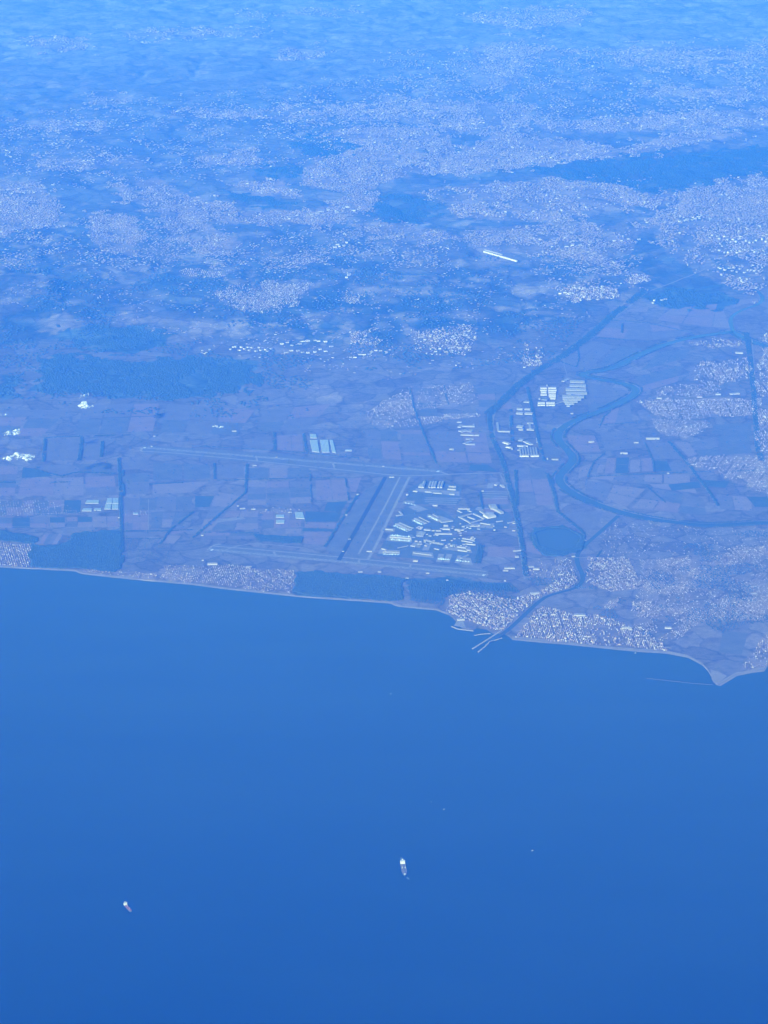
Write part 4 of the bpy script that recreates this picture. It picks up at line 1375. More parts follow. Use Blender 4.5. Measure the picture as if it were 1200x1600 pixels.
glass([(175, 796), (185, 796), (185, 788), (175, 788)], 'lower right of the four bright glasshouses on the left plain', bays=4)
glass([(147, 798), (158, 798), (158, 795), (148, 795)], 'thin glasshouse between the left plain groups', bays=5)
glass([(431, 809), (444, 809), (444, 805), (432, 805)], 'left pale glasshouse on the parcels above the near runway', bays=6)
glass([(431, 818), (444, 818), (445, 813), (432, 813)], 'lower left pale glasshouse on the parcels above the near runway', bays=6)
glass([(462, 810), (476, 811), (473, 801), (461, 801)], 'right pale glasshouse on the parcels above the near runway', bays=6)
glass([(208, 804), (216, 804), (216, 802), (208, 802)], 'small white glasshouse right of the long ditch', bays=4)

# lone farm and airfield buildings on the plain
LONE = [(379, 795, 60, 'white farm shed left of the parcels'), (396, 796, 50, 'second white farm shed left of the parcels'), (372, 791, 24, 'small white farm house left of the parcels'),
        (416, 797, 20, 'small white house above the parcels'), (452, 801, 26, 'bright small house above the right glasshouse'), (316, 837, 30, 'small white house beside the diagonal ditch'),
        (317, 876, 24, 'small white hut above the beach town'), (332, 882, 110, 'long low white hall above the beach town'), (389, 886, 56, 'white hall at the top of the regular beach town'),
        (563, 894, 50, 'white hut between the near runway and the pine wood'), (593, 894, 40, 'second white hut between runway and pine wood'), (636, 904, 36, 'white hut right of the pine wood'),
        (668, 896, 40, 'white hut at the near runway taxiway'), (559, 773, 30, 'bright small hut at the top of the tree line by the crossing runway'), (541, 805, 26, 'bright hut halfway along the crossing runway strip'),
        (546, 843, 24, 'bright hut left of the crossing runway, lower'), (536, 862, 22, 'small hut near the end of the crossing runway'), (577, 862, 60, 'grey block at the foot of the parallel taxiway'),
        (432, 715, 26, 'small hut beside the far runway'), (398, 728, 50, 'white hut under the far runway'), (612, 746, 60, 'white block near the end of the crossing runway'),
        (366, 674, 60, 'white farm building under the hills'), (338, 666, 40, 'pale farm building under the hills'), (241, 682, 24, 'white farm house at the start of the far runway'),
        (237, 698, 20, 'small white hut on the far runway edge'), (186, 809, 22, 'bright hut by the long ditch'), (599, 729, 26, 'small hut by the far runway end'),
        (790, 892, 60, 'white sheds beside the airport road end'), (838, 890, 70, 'bright white shed right of the airport road'), (830, 886, 60, 'pale shed just above the bright white shed'),
        (789, 908, 24, 'lone white house on the scrub left of the canal town'), (699, 907, 22, 'lone pale hut on the scrub near the runway'),
        (896, 870, 40, 'bright white tower block at the canal bridge'), (914, 845, 30, 'white house at the canal fork'), (934, 882, 60, 'white block at the top of the grid town'),
        (942, 884, 50, 'second white block at the top of the grid town'), (938, 882, 30, 'small white block at the top of the grid town'), (973, 871, 50, 'bright white shed above the grid town'),
        (906, 962, 120, 'long pale hall above the beach blocks'), (720, 969, 80, 'white quay building by the left harbour'), (836, 928, 100, 'large white block beside the canal bend'),
        (876, 898, 60, 'bright block among the houses right of the airport road'), (1044, 740, 26, 'lone white hut in the river bend fields'), (975, 709, 90, 'white farm group inside the river bend'),
        (1020, 686, 170, 'long white hall at the edge of the long town'), (994, 692, 60, 'pale hall left of the long white hall'), (924, 691, 70, 'small white farm by the inner river bank'),
        (1093, 621, 70, 'reddish block below the sparse inland town'), (1030, 623, 70, 'white block at the left end of the inland town'), (1155, 552, 110, 'bright white hall in the inland town'),
        (1148, 616, 130, 'white row hall above the long town'), (1122, 617, 70, 'smaller white row hall above the long town'), (1178, 928, 60, 'bright white hall at the right edge towns'),
        (1165, 862, 60, 'bright white building in the upper right coastal town'), (1178, 917, 50, 'white building between the right edge towns'),
        (1044, 982, 70, 'white hall above the end of the beach blocks'), (980, 982, 90, 'long white hall above the beach blocks right'), (1000, 981, 40, 'white house above the beach blocks right')]
for (u, v, L_, lab) in LONE:
    x, y = P(u, v)
    building('farm_building' if L_ < 55 else 'hall', x, y, random.uniform(-.15, .35), L_, max(14, min(46, L_ * .45)), 9 + 6 * (L_ > 60), lab, 'building', random.choice(('gable', 'flat')),
             rm='tile_roof' if 'reddish' in lab else 'white_roof')

# sheds and blocks of the hill estates
HILLSHEDS = []


def row(p0, p1, n, L_, W_, H_, ang, lab, cat='shed', name='hill_shed', rm='white_roof', jit=.4):
    for k in range(n):
        t = (k + .5 + jit * (random.random() - .5)) / n
        x, y, z = PH(p0[0] + (p1[0] - p0[0]) * t + random.uniform(-2, 2), p0[1] + (p1[1] - p0[1]) * t + random.uniform(-3.5, 3.5))
        building(name, x, y, ang + random.uniform(-.15, .15), L_ * random.uniform(.4, .75), W_ * random.uniform(.6, .95), H_ * random.uniform(.7, 1.1), lab, cat,
                 random.choice(('flat', 'gable')), wm=random.choice(('bright_wall', 'white_wall')), rm=rm, group=lab)


row((358, 543), (424, 548), 15, 60, 46, 16, .9, 'bright shed in the long row above the dark hillside wood')
row((314, 551), (328, 549), 5, 46, 30, 12, .5, 'small bright shed left of the long hill row')
row((436, 539), (512, 534), 9, 84, 46, 15, .25, 'bright shed in the upper hill industrial strip')
row((444, 553), (520, 545), 9, 84, 40, 15, .5, 'bright shed in the lower hill industrial strip')
row((545, 558), (606, 548), 9, 70, 36, 13, .3, 'white block along the hill road right of the sheds')
row((655, 530), (735, 520), 12, 66, 30, 15, .4, 'white block in the upper rows of the hill office estate')
row((670, 548), (738, 545), 9, 66, 30, 15, .2, 'white block in the lower rows of the hill office estate')
row((872, 456), (925, 466), 9, 76, 40, 17, -.3, 'bright block at the left of the estate near the motorway')
row((818, 572), (848, 560), 7, 50, 30, 13, .5, 'bright block where the motorway leaves the hills')
row((1110, 372), (1200, 378), 14, 90, 40, 26, 1.0, 'bright tall slab in the upper rows of the right suburb')
row((1122, 392), (1200, 396), 14, 90, 40, 24, 1.0, 'bright tall slab in the middle rows of the right suburb')
row((1060, 345), (1130, 338), 12, 90, 40, 20, .6, 'bright block in the suburb above the motorway')
row((1120, 420), (1190, 425), 14, 60, 34, 18, .7, 'white block in the lower rows of the right suburb')
row((1156, 438), (1168, 440), 4, 60, 40, 20, .9, 'bright block at the foot of the right suburb')
row((880, 386), (1000, 372), 10, 80, 40, 16, .3, 'white block in the estate above the motorway curve')
row((540, 436), (546, 432), 3, 70, 44, 22, .4, 'bright block alone on the middle hills')
row((480, 334), (560, 326), 8, 90, 50, 24, .3, 'bright block on the city edge left of the round park')
row((520, 386), (545, 380), 5, 80, 50, 20, .3, 'bright block on the hills below the city')
row((1034, 470), (1040, 468), 2, 100, 50, 18, .4, 'bright hall left of the upper river loop')
row((1018, 472), (1024, 470), 2, 90, 40, 18, 1.0, 'white corner hall by the motorway')

# the kilometre-long apartment slab on the hills
bar((755, 396), (807, 412), 18, 24, 'very long straight white apartment slab on the hills below the city', 'apartment block', name='apartment_slab', wm='bright_wall', rm='bright_roof', units=8)
bar((757, 391), (784, 399), 20, 14, 'thin pale row beside the very long apartment slab', 'apartment block', name='apartment_row', rm='pale_roof')


# ------------------------------------------------------------------ houses of the towns
def fill(poly, sx, sy, ang, dens_, wob=4.0, street=None, clump=False):
    pts = np.array([P(*p) for p in poly])
    c0 = pts.mean(0)
    a_ = math.radians(ang)
    ca, sa = math.cos(a_), math.sin(a_)
    R_ = float(np.hypot(*(pts - c0).T).max()) * 1.05 + 900
    gx, gy = np.meshgrid(np.arange(-R_, R_, sx), np.arange(-R_, R_, sy))
    gx, gy = gx.ravel(), gy.ravel()
    st_ = np.ones(gx.size, bool)
    if street:
        ic, ir = np.rint((gx + R_) / sx).astype(int), np.rint((gy + R_) / sy).astype(int)
        st_ = ((ic % street[0] != 0) | (RNG.random(gx.size) < .35)) & ((ir % street[1] != 0) | (RNG.random(gx.size) < .6))
    jt_ = 1.1 if clump else .35
    gx = gx + (RNG.random(gx.size) - .5) * sx * jt_
    gy = gy + (RNG.random(gy.size) - .5) * sy * (jt_ if clump else .25)
    x = c0[0] + gx * ca - gy * sa
    y = c0[1] + gx * sa + gy * ca
    z = height(x, y)
    u, v = topx(x, y, z)
    q = inpoly(u + wob * 2 * (fbm(x / 220, y / 330, 15, 2) - .5), v + wob * (fbm(x / 220, y / 330, 16, 2) - .5), poly)
    n = fbm(x / 330, y / 480, 26, 3)
    p_ = np.clip(dens_ * (.35 + 1.3 * sstep(.3, .62, n)), 0, .96)
    if clump:
        n2 = fbm(x / 520, y / 900, 126, 4)
        p_ = np.clip(dens_ * 1.25 * (.06 + 1.5 * sstep(.36, .6, .45 * n + .55 * n2)), 0, .95)
        rd = np.abs(fbm(x / 900, y / 1200, 226, 3) - .5)
        p_ = p_ * sstep(.006, .022, rd)
    q &= (RNG.random(x.size) < p_) & st_
    return x[q], y[q], z[q]


allh = []


def t_far(poly):
    return sum(p[1] for p in poly) / len(poly) < 600


for poly, sx, sy, size, hh, ang, dn in TOWNS:
    x, y, z = fill(poly, sx * .74, sy * .74, ang, dn, street=(6, 9) if dn > .6 else None, wob=13 if t_far(poly) else 7, clump=False)
    n = len(x)
    big = RNG.random(n)
    L_ = size * .74 * (.6 + .8 * big ** 4 + .3 * RNG.random(n))
    W_ = size * .74 * (.48 + .3 * RNG.random(n))
    H_ = .8 * hh * (.6 + .5 * RNG.random(n) + .6 * big ** 4)
    A_ = np.radians(ang) + np.where(RNG.random(n) < .5, 0, math.pi / 2) + (RNG.random(n) - .5) * .15
    allh.append(np.stack([x, y, z, L_, W_, H_, A_], 1))
H = np.concatenate(allh)
# keep water, runways and hand-built ground clear
u, v = topx(H[:, 0], H[:, 1], H[:, 2])
rl = np.array(dens(smooth_line([P(*p) for p in CANAL], 3), 12))
rl2 = np.array(dens(smooth_line([P(*p) for p in RIVER], 3), 25))


def near(xy, line, d):
    m_ = np.full(len(xy), 1e9)
    for i in range(0, len(line), 64):
        c_ = line[i:i + 64]
        m_ = np.minimum(m_, np.hypot(xy[:, None, 0] - c_[None, :, 0], xy[:, None, 1] - c_[None, :, 1]).min(1))
    return m_ < d


bad = near(H[:, :2], rl, 52) | near(H[:, :2], rl2, 90) | (H[:, 1] < coast_y(H[:, 0]) + 45)
H = H[~bad]
scr = H[:, 3] * H[:, 4] ** .5 / np.hypot(H[:, 1], CAM_H) ** 1.6
u, v = topx(H[:, 0], H[:, 1], H[:, 2])
inside = (u > 4) & (u < 1196) & (v > 4)
order = np.argsort(-(scr * inside))
top = order[:300]
rest = order[300:]

ROOFS = np.array([[.25, .13, .09], [.24, .15, .11], [.24, .175, .14], [.36, .29, .25], [.15, .11, .09], [.55, .48, .43]])
WALLS = np.array([[.17, .125, .10], [.34, .285, .25], [.155, .11, .085], [.14, .105, .085]])


def box_arrays(B, pitched, rp, wp, roofs=ROOFS, walls=WALLS):
    n = len(B)
    x, y, z, L_, W_, H_, A_ = B.T
    sx = np.array([-.5, .5, .5, -.5])
    sy = np.array([-.5, -.5, .5, .5])
    ca, sa = np.cos(A_)[:, None], np.sin(A_)[:, None]
    lx, ly = sx[None] * L_[:, None], sy[None] * W_[:, None]
    X_ = x[:, None] + lx * ca - ly * sa
    Y_ = y[:, None] + lx * sa + ly * ca
    zb, zt = (z - .5)[:, None] + 0 * X_, (z + H_)[:, None] + 0 * X_
    ri = RNG.choice(len(roofs), n, p=rp)
    wi = RNG.choice(len(walls), n, p=wp)
    br = (.85 + .3 * RNG.random(n))[:, None]
    rc, wc = roofs[ri] * br, walls[wi] * br
    wall_v = np.concatenate([np.stack([X_, Y_, zb], -1), np.stack([X_, Y_, zt], -1)], 1)
    if pitched:
        rl_ = L_ * .5 - np.minimum(W_ * .5, L_ * .45)
        rx_ = np.stack([-rl_, rl_], 1)
        RX = x[:, None] + rx_ * ca
        RY = y[:, None] + rx_ * sa
        RZ = (z + H_ + W_ * .22)[:, None] + 0 * RX
        roof_v = np.concatenate([np.stack([X_, Y_, zt + .02], -1), np.stack([RX, RY, RZ], -1)], 1)
        V = np.concatenate([wall_v, roof_v], 1)
        k = 14
        f = [(0, 1, 5, 4), (1, 2, 6, 5), (2, 3, 7, 6), (3, 0, 4, 7), (8, 9, 13, 12), (9, 10, 13, 13), (10, 11, 12, 13), (11, 8, 12, 12)]
        tri = []
        for q in f:
            tri.append((q[0], q[1], q[2]))
            if q[2] != q[3]:
                tri.append((q[0], q[2], q[3]))
        f = np.array(tri)
        nr = 6
    else:
        roof_v = np.stack([X_, Y_, zt + .02], -1)
        V = np.concatenate([wall_v, roof_v], 1)
        k = 12
        f = np.array([(0, 1, 5, 4), (1, 2, 6, 5), (2, 3, 7, 6), (3, 0, 4, 7), (8, 9, 10, 11)])
        nr = 4
    F = (f[None] + (np.arange(n) * k)[:, None, None]).reshape(-1, f.shape[1])
    tint = np.concatenate([np.repeat(wc[:, None], 8, 1), np.repeat(rc[:, None], k - 8, 1)], 1)
    tint = np.concatenate([tint, np.ones(tint.shape[:2] + (1,))], -1).reshape(-1, 4)
    return V.reshape(-1, 3), F, tint


V, F, tint = box_arrays(H[rest], True, [.25, .22, .2, .15, .12, .06], [.34, .26, .2, .2])
o = link('town_houses', np_mesh('town_houses', V, F, 'tint_wall', tint=tint))
tag(o, 'mass of small pale houses filling the coastal and river towns', 'houses', kind='stuff')

# the 300 houses that show largest, each an object of its own
PROTO = []
for rc, wc in (('tile_roof', 'cream_wall'), ('tile_roof', 'house_white'), ('pale_roof', 'house_white'), ('white_roof', 'white_wall'), ('pale_roof', 'cream_wall')):
    V = [(-.5, -.5, 0), (.5, -.5, 0), (.5, .5, 0), (-.5, .5, 0), (-.5, -.5, 1), (.5, -.5, 1), (.5, .5, 1), (-.5, .5, 1),
         (-.54, -.56, .99), (.54, -.56, .99), (.54, .56, .99), (-.54, .56, .99), (-.2, 0, 1.3), (.2, 0, 1.3)]
    F = [(0, 1, 5, 4), (1, 2, 6, 5), (2, 3, 7, 6), (3, 0, 4, 7), (8, 9, 13, 12), (9, 10, 13), (10, 11, 12, 13), (11, 8, 12), (8, 11, 10, 9)]
    PROTO.append(mesh('house', V, F, [wc, rc], midx=[0, 0, 0, 0, 1, 1, 1, 1, 1]))
AREAS = [((0, 60, 840, 890), 'house in the leftmost beach town', 'houses of the leftmost beach town'),
         ((60, 385, 870, 930), 'house in the thin beach town below the near runway', 'houses of the thin beach town'),
         ((385, 480, 870, 935), 'house in the regular beach town left of the pine wood', 'houses of the regular beach town'),
         ((690, 910, 890, 990), 'house in the harbour town left of or along the canal', 'houses of the harbour town'),
         ((800, 1060, 940, 1025), 'house in the beach blocks right of the canal mouth', 'houses of the beach blocks'),
         ((905, 1010, 860, 930), 'house in the slanting grid town by the canal fork', 'houses of the grid town'),
         ((1150, 1200, 975, 1060), 'house in the huddle beside the river mouth', 'houses by the river mouth'),
         ((900, 1200, 800, 1010), 'house in the scattered coastal towns at the right', 'houses of the scattered right towns'),
         ((985, 1195, 618, 658), 'house in the long regular town right of the river', 'houses of the long regular town'),
         ((1000, 1130, 655, 690), 'house in the loose cluster below the long regular town', 'houses of the loose cluster'),
         ((1060, 1215, 700, 780), 'house in the slanting town at the right of the river bend fields', 'houses of the slanting bend town'),
         ((1174, 1215, 500, 720), 'house in the strip town at the right edge', 'houses of the right edge strip'),
         ((1000, 1180, 520, 622), 'house in the upper inland town right of the river', 'houses of the upper inland town'),
         ((560, 648, 590, 675), 'house in the villa triangle left of the tree lined road', 'houses of the villa triangle'),
         ((648, 760, 590, 670), 'house in the villa rows right of the tree lined road', 'houses of the villa rows'),
         ((0, 600, 0, 600), 'house in the villages on the left hills', 'houses of the left hill villages'),
         ((600, 1200, 0, 600), 'house in the estates on the right hills', 'houses of the right hill estates')]
HUE = ['red tiled cream', 'red tiled white', 'pale roofed white', 'flat bright white', 'pale roofed cream']
for k in top:
    x, y, z, L_, W_, H_, A_ = H[k]
    pi = int(RNG.choice(5, p=[.28, .2, .2, .1, .22]))
    o = link('house', PROTO[pi])
    o.location = (x, y, z - .4)
    o.rotation_euler = (0, 0, A_)
    o.scale = (L_, W_, H_)
    for (x0, x1, y0, y1), lab, grp in AREAS:
        if x0 <= u[k] <= x1 and y0 <= v[k] <= y1:
            break
    tag(o, HUE[pi] + ' ' + lab, 'house', grp)

# far city: too many blocks to tell apart
cb = []
for poly, dn, sp, hh in CITY:
    c_ = np.array(poly).mean(0)
    x, y, z = fill(poly, sp * .66, sp * .74, float(RNG.uniform(-35, 35)), dn * .92, wob=34, clump=True)
    n = len(x)
    L_ = sp * (.38 + .5 * RNG.random(n))
    W_ = sp * (.2 + .17 * RNG.random(n))
    H_ = hh * (.6 + .5 * RNG.random(n) + .9 * RNG.random(n) ** 6)
    A_ = 2.6 * (fbm(x / 1300, y / 1700, 301, 2) - .5) + .35 + np.where(RNG.random(n) < .25, math.pi / 2, 0) + (RNG.random(n) - .5) * .15
    cb.append(np.stack([x, y, z, L_, W_, H_, A_], 1))
B = np.concatenate(cb)
B[:, 5] *= .62
u2, v2 = topx(B[:, 0], B[:, 1], B[:, 2])
keep = np.ones(len(B), bool)
for d in ('park_a', 'park_b', 'park_c', 'park_d', 'park_e'):
    nj = fbm(B[:, 0] / 300, B[:, 1] / 420, 401, 3) - .5
    keep &= ~(inpoly(u2 + 60 * nj, v2 + 26 * nj, HILLWOODS[d][0]) & (RNG.random(len(B)) < .9))
keep &= (u2 > -60) & (u2 < 1260)
B = B[keep]
V, F, tint = box_arrays(B, False, [.22, .26, .26, .1, .14, .02], [.46, .06, .24, .24],
                        roofs=np.array([[.33, .19, .14], [.31, .20, .15], [.30, .215, .17], [.40, .31, .26], [.17, .12, .10], [.55, .45, .40]]),
                        walls=np.array([[.16, .115, .095], [.36, .30, .27], [.15, .105, .08], [.13, .10, .08]]))
o = link('city_blocks', np_mesh('city_blocks', V, F, 'tint_wall', tint=tint))
tag(o, 'far city of countless pale blocks fading into the haze', 'city', kind='stuff')
print('houses', len(H), 'city blocks', len(B), 'fields', FIELD_N[0])


# ------------------------------------------------------------------ harbour moles and breakwaters
def mole(line, width, h, label, name='breakwater', mt='rock'):
    pts = dens([P(*p, 0) for p in line], 14)
    V, F = [], []
    n = len(pts)
    for k, (x, y) in enumerate(pts):
        a_, b_ = pts[max(0, k - 1)], pts[min(n - 1, k + 1)]
        tx_, ty_ = b_[0] - a_[0], b_[1] - a_[1]
        l_ = math.hypot(tx_, ty_) or 1
        nx, ny = -ty_ / l_, tx_ / l_
        for off, zz in ((-1, -1), (-.55, h * .8), (-.3, h), (.3, h), (.55, h * .8), (1, -1)):
            o_ = off * width / 2 * random.uniform(.85, 1.15)
            V.append((x + nx * o_, y + ny * o_, zz + (random.uniform(-.6, .6) if zz > 0 else 0)))
        if k:
            i = 6 * k
            for j in range(5):
                F.append((i - 6 + j, i - 5 + j, i + 1 + j, i + j))
    F += [(5, 4, 3, 2, 1, 0), tuple(range(6 * n - 6, 6 * n))]
    me = mesh(name, V, F, mt)
    if me.polygons[2].normal.z < 0:
        me.flip_normals()
    return tag(link(name, me), label, 'breakwater')


mole([(784, 985), (762, 999), (738, 1014)], 26, 4.5, 'long left mole of the canal mouth')
mole([(784, 997), (765, 1003), (757, 1011), (747, 1019)], 22, 4.5, 'bent right mole of the canal mouth')
mole([(766, 990), (752, 991), (741, 993)], 22, 4.0, 'short curved spur left of the canal mouth')
mole([(706, 979), (716, 983), (740, 986)], 26, 4.0, 'harbour quay wall in front of the pale yard')
mole([(1010, 1060), (1050, 1064), (1085, 1068), (1114, 1070)], 12, 1.0, 'thin low breakwater running left from the spit', mt='rock_wet')
mole([(1011, 985), (1016, 996), (1010, 1001)], 18, 5, 'short curved sea wall above the beach blocks', mt='concrete')
mole([(1014, 1004), (1030, 1011), (1049, 1013)], 16, 5, 'pale straight wall at the end of the beach blocks', mt='concrete')
tag(sheet('quay', [(709, 978), (728, 981), (724, 971), (714, 970)], 'concrete', .9), kind='structure')
tag(sheet('dune', [(1112, 1062), (1116, 1068), (1124, 1066), (1136, 1056), (1124, 1050), (1110, 1046)], 'sand', .5), kind='structure')


# ------------------------------------------------------------------ aircraft
def airliner_mesh():
    V, F, mi = [], [], []

    def tube(rings):
        base = len(V)
        n = 8
        for (xx, zz, r_) in rings:
            for k in range(n):
                t = 2 * math.pi * k / n
                V.append((xx, r_ * math.cos(t), zz + r_ * math.sin(t)))
        for i in range(len(rings) - 1):
            for k in range(n):
                F.append((base + i * n + k, base + i * n + (k + 1) % n, base + (i + 1) * n + (k + 1) % n, base + (i + 1) * n + k))
        F.append(tuple(base + k for k in range(n))[::-1])
        F.append(tuple(base + (len(rings) - 1) * n + k for k in range(n)))
    tube([(19, 4, .3), (18, 4, 1.2), (16, 4.1, 1.9), (10, 4.2, 2.1), (-8, 4.2, 2.1), (-14, 4.7, 1.5), (-19, 5.3, .4)])

    def wing(p, th):
        b_ = len(V)
        for (xx, yy, zz) in p:
            V.append((xx, yy, zz + th))
        for (xx, yy, zz) in p:
            V.append((xx, yy, zz - th))
        n = len(p)
        F.append(tuple(b_ + k for k in range(n)))
        F.append(tuple(b_ + n + k for k in range(n))[::-1])
        for k in range(n):
            F.append((b_ + k, b_ + n + k, b_ + n + (k + 1) % n, b_ + (k + 1) % n))
    for s_ in (1, -1):
        wing([(4, s_ * 1.8, 3.4), (-3, s_ * 1.8, 3.4), (-5.5, s_ * 17, 4.6), (-3.6, s_ * 17, 4.6)], .28)
        wing([(-14, s_ * .8, 5.4), (-17.5, s_ * .8, 5.4), (-18.6, s_ * 6.2, 5.8), (-17.2, s_ * 6.2, 5.8)], .18)
        tube([(3.6, 2.4, .9), (2.6, 2.4, 1.1), (-.4, 2.4, .8)])
        for q in range(len(V) - 24, len(V)):
            V[q] = (V[q][0], V[q][1] + s_ * 5.7, V[q][2])
    b_ = len(V)
    V += [(-12, .25, 6), (-18.6, .25, 6), (-20, .15, 11.8), (-17.6, .15, 11.8), (-12, -.25, 6), (-18.6, -.25, 6), (-20, -.15, 11.8), (-17.6, -.15, 11.8)]
    F += [(b_, b_ + 1, b_ + 2, b_ + 3), (b_ + 7, b_ + 6, b_ + 5, b_ + 4), (b_, b_ + 4, b_ + 5, b_ + 1), (b_ + 1, b_ + 5, b_ + 6, b_ + 2), (b_ + 2, b_ + 6, b_ + 7, b_ + 3), (b_ + 3, b_ + 7, b_ + 4, b_)]
    V += [(7, .3, 0), (7, -.3, 0), (7, 0, 3), (-1.5, 3, 0), (-1.5, 2.4, 0), (-1.5, 2.7, 3), (-1.5, -3, 0), (-1.5, -2.4, 0), (-1.5, -2.7, 3)]
    c_ = len(V) - 9
    F += [(c_, c_ + 1, c_ + 2), (c_ + 3, c_ + 4, c_ + 5), (c_ + 6, c_ + 7, c_ + 8)]
    return mesh('airliner', V, F, 'plane_white')


AM = airliner_mesh()
PL = []
for p0, p1, n, off, lab in [((105, 560), (255, 572), 8, 8, 'white airliner parked below the long bright pier'), ((105, 534), (255, 546), 7, 0, 'white airliner parked above the long bright pier'),
                            ((44, 680), (170, 684), 6, 2, 'white airliner parked at the lower left satellite'), ((128, 458), (236, 506), 6, 0, 'white airliner parked below the slanting left pier'),
                            ((280, 420), (350, 452), 5, 0, 'white airliner parked at the central slanting pier'), ((470, 420), (400, 386), 5, 0, 'white airliner parked at the right slanting pier'),
                            ((470, 720), (560, 724), 5, 0, 'white airliner parked on the lower pale aprons'), ((615, 730), (720, 742), 5, 0, 'white airliner parked on the right pale apron'),
                            ((210, 280), (300, 300), 4, 0, 'white airliner parked at the upper left aprons')]:
    for k in range(n):
        t = (k + .5) / n
        x, y = P(*z5(p0[0] + (p1[0] - p0[0]) * t, p0[1] + (p1[1] - p0[1]) * t + off))
        o = link('airliner', AM)
        o.location = (x, y, PLAIN + .3)
        o.rotation_euler = (0, 0, random.choice((1.4, 1.6, -1.5)) + random.uniform(-.15, .15))
        s_ = random.choice((1, 1, 1.35, 1.6))
        o.scale = (s_, s_, s_)
        tag(o, lab, 'aircraft', lab.replace('white airliner', 'airliners'))


# ------------------------------------------------------------------ ships
def ship(name, stern_px, bow_px, beam, free, label, deck, house_l, house_h, cargo):
    s_, b_ = P(*stern_px, 0), P(*bow_px, 0)
    L_ = math.hypot(b_[0] - s_[0], b_[1] - s_[1])
    ang = math.atan2(b_[1] - s_[1], b_[0] - s_[0])
    e = link(name, None)
    e.location = (s_[0], s_[1], 0)
    e.rotation_euler = (0, 0, ang)
    tag(e, label, 'ship')
    st = [(0, .62, .0), (.04, .9, 0), (.12, 1, 0), (.72, 1, 0), (.84, .86, .06), (.93, .52, .14), (.975, .2, .2), (1, .02, .24)]
    V, F = [], []
    for (t, w, sh) in st:
        hw = beam / 2 * w
        V += [(t * L_, -hw * .86, -2), (t * L_, -hw, free * (1 + sh)), (t * L_, hw, free * (1 + sh)), (t * L_, hw * .86, -2)]
    n = len(st)
    for k in range(n - 1):
        i = 4 * k
        F += [(i, i + 4, i + 5, i + 1), (i + 2, i + 6, i + 7, i + 3)]
    F += [(0, 1, 2, 3), (4 * n - 1, 4 * n - 2, 4 * n - 3, 4 * n - 4)]
    link('hull', mesh('hull', V, F, 'ship_hull'), e)
    V2, F2 = [], []
    for (t, w, sh) in st:
        hw = beam / 2 * w * .985
        V2 += [(t * L_, -hw, free * (1 + sh) - .25), (t * L_, hw, free * (1 + sh) - .25)]
    for k in range(n - 1):
        F2.append((2 * k, 2 * k + 2, 2 * k + 3, 2 * k + 1))
    link('deck', mesh('deck', V2, F2, deck), e)

    def box(nm, x0, x1, y0, y1, z0, z1, mt, parent=e):
        V = [(x, y, z) for z in (z0, z1) for x, y in ((x0, y0), (x1, y0), (x1, y1), (x0, y1))]
        return link(nm, mesh(nm, V, [(0, 1, 5, 4), (1, 2, 6, 5), (2, 3, 7, 6), (3, 0, 4, 7), (4, 5, 6, 7), (3, 2, 1, 0)], mt), parent)
    h0 = free
    hb = beam * .46
    sup = box('superstructure', L_ * .05, L_ * .05 + house_l, -hb, hb, h0 - .2, h0 + house_h * .45, 'ship_white')
    box('upper_deck', L_ * .06, L_ * .05 + house_l * .92, -hb * .82, hb * .82, h0 + house_h * .45, h0 + house_h * .78, 'ship_white', sup)
    br = box('bridge', L_ * .05 + house_l * .55, L_ * .05 + house_l * .95, -hb * 1.05, hb * 1.05, h0 + house_h * .78, h0 + house_h, 'ship_white', sup)
    box('window_band', L_ * .05 + house_l * .952, L_ * .05 + house_l * .957, -hb * .98, hb * .98, h0 + house_h * .86, h0 + house_h * .96, 'window', sup)
    box('mast', L_ * .05 + house_l * .7, L_ * .05 + house_l * .74, -.8, .8, h0 + house_h, h0 + house_h * 1.35, 'ship_white', sup)
    fn = box('funnel', L_ * .055, L_ * .055 + house_l * .3, -beam * .12, beam * .12, h0 + house_h * .5, h0 + house_h * 1.12, 'ship_white')
    if cargo == 'tanks':
        for k in range(5):
            x0 = L_ * (.2 + .145 * k)
            box('hatch', x0, x0 + L_ * .11, -beam * .34, beam * .34, h0 - .2, h0 + 1.8, 'ship_deck')
        box('pipe_rack', L_ * .19, L_ * .93, -2.2, 2.2, h0 + 1.9, h0 + 4.5, 'grey_roof')
        for s2 in (-1, 1):
            box('crane', L_ * .5, L_ * .5 + 4, s2 * beam * .3 - 2, s2 * beam * .3 + 2, h0, h0 + 16, 'ship_white')
            box('rail', L_ * .18, L_ * .74, s2 * beam * .485 - .4, s2 * beam * .485 + .4, h0 - .1, h0 + 1.6, 'ship_white')
        box('forecastle', L_ * .935, L_ * .968, -beam * .16, beam * .16, free * 1.1, free * 1.2 + 4, 'ship_white')
    else:
        for k in range(4):
            x0 = L_ * (.27 + .155 * k)
            box('hatch', x0, x0 + L_ * .12, -beam * .36, beam * .36, h0 - .2, h0 + 2.2, 'ship_red')
        for k in range(2):
            x0 = L_ * (.41 + .31 * k)
            box('crane', x0, x0 + 3, -1.5, 1.5, h0, h0 + 17, 'cream_wall')
    return e, L_, ang


def foam(name, x, y, ang, l_, w_, label, grp=None):
    V, F = [], []
    n = 10
    for k in range(n + 1):
        t = k / n
        hw = w_ / 2 * math.sin(math.pi * min(1, t * .9 + .08)) * random.uniform(.7, 1.1)
        V += [(t * l_, -hw, .3), (t * l_, hw, .3)]
        if k:
            F.append((2 * k - 2, 2 * k, 2 * k + 1, 2 * k - 1))
    o = link(name, mesh(name, V, F, 'foam'))
    o.location = (x, y, 0)
    o.rotation_euler = (0, 0, ang)
    return tag(o, label, 'wake', grp)


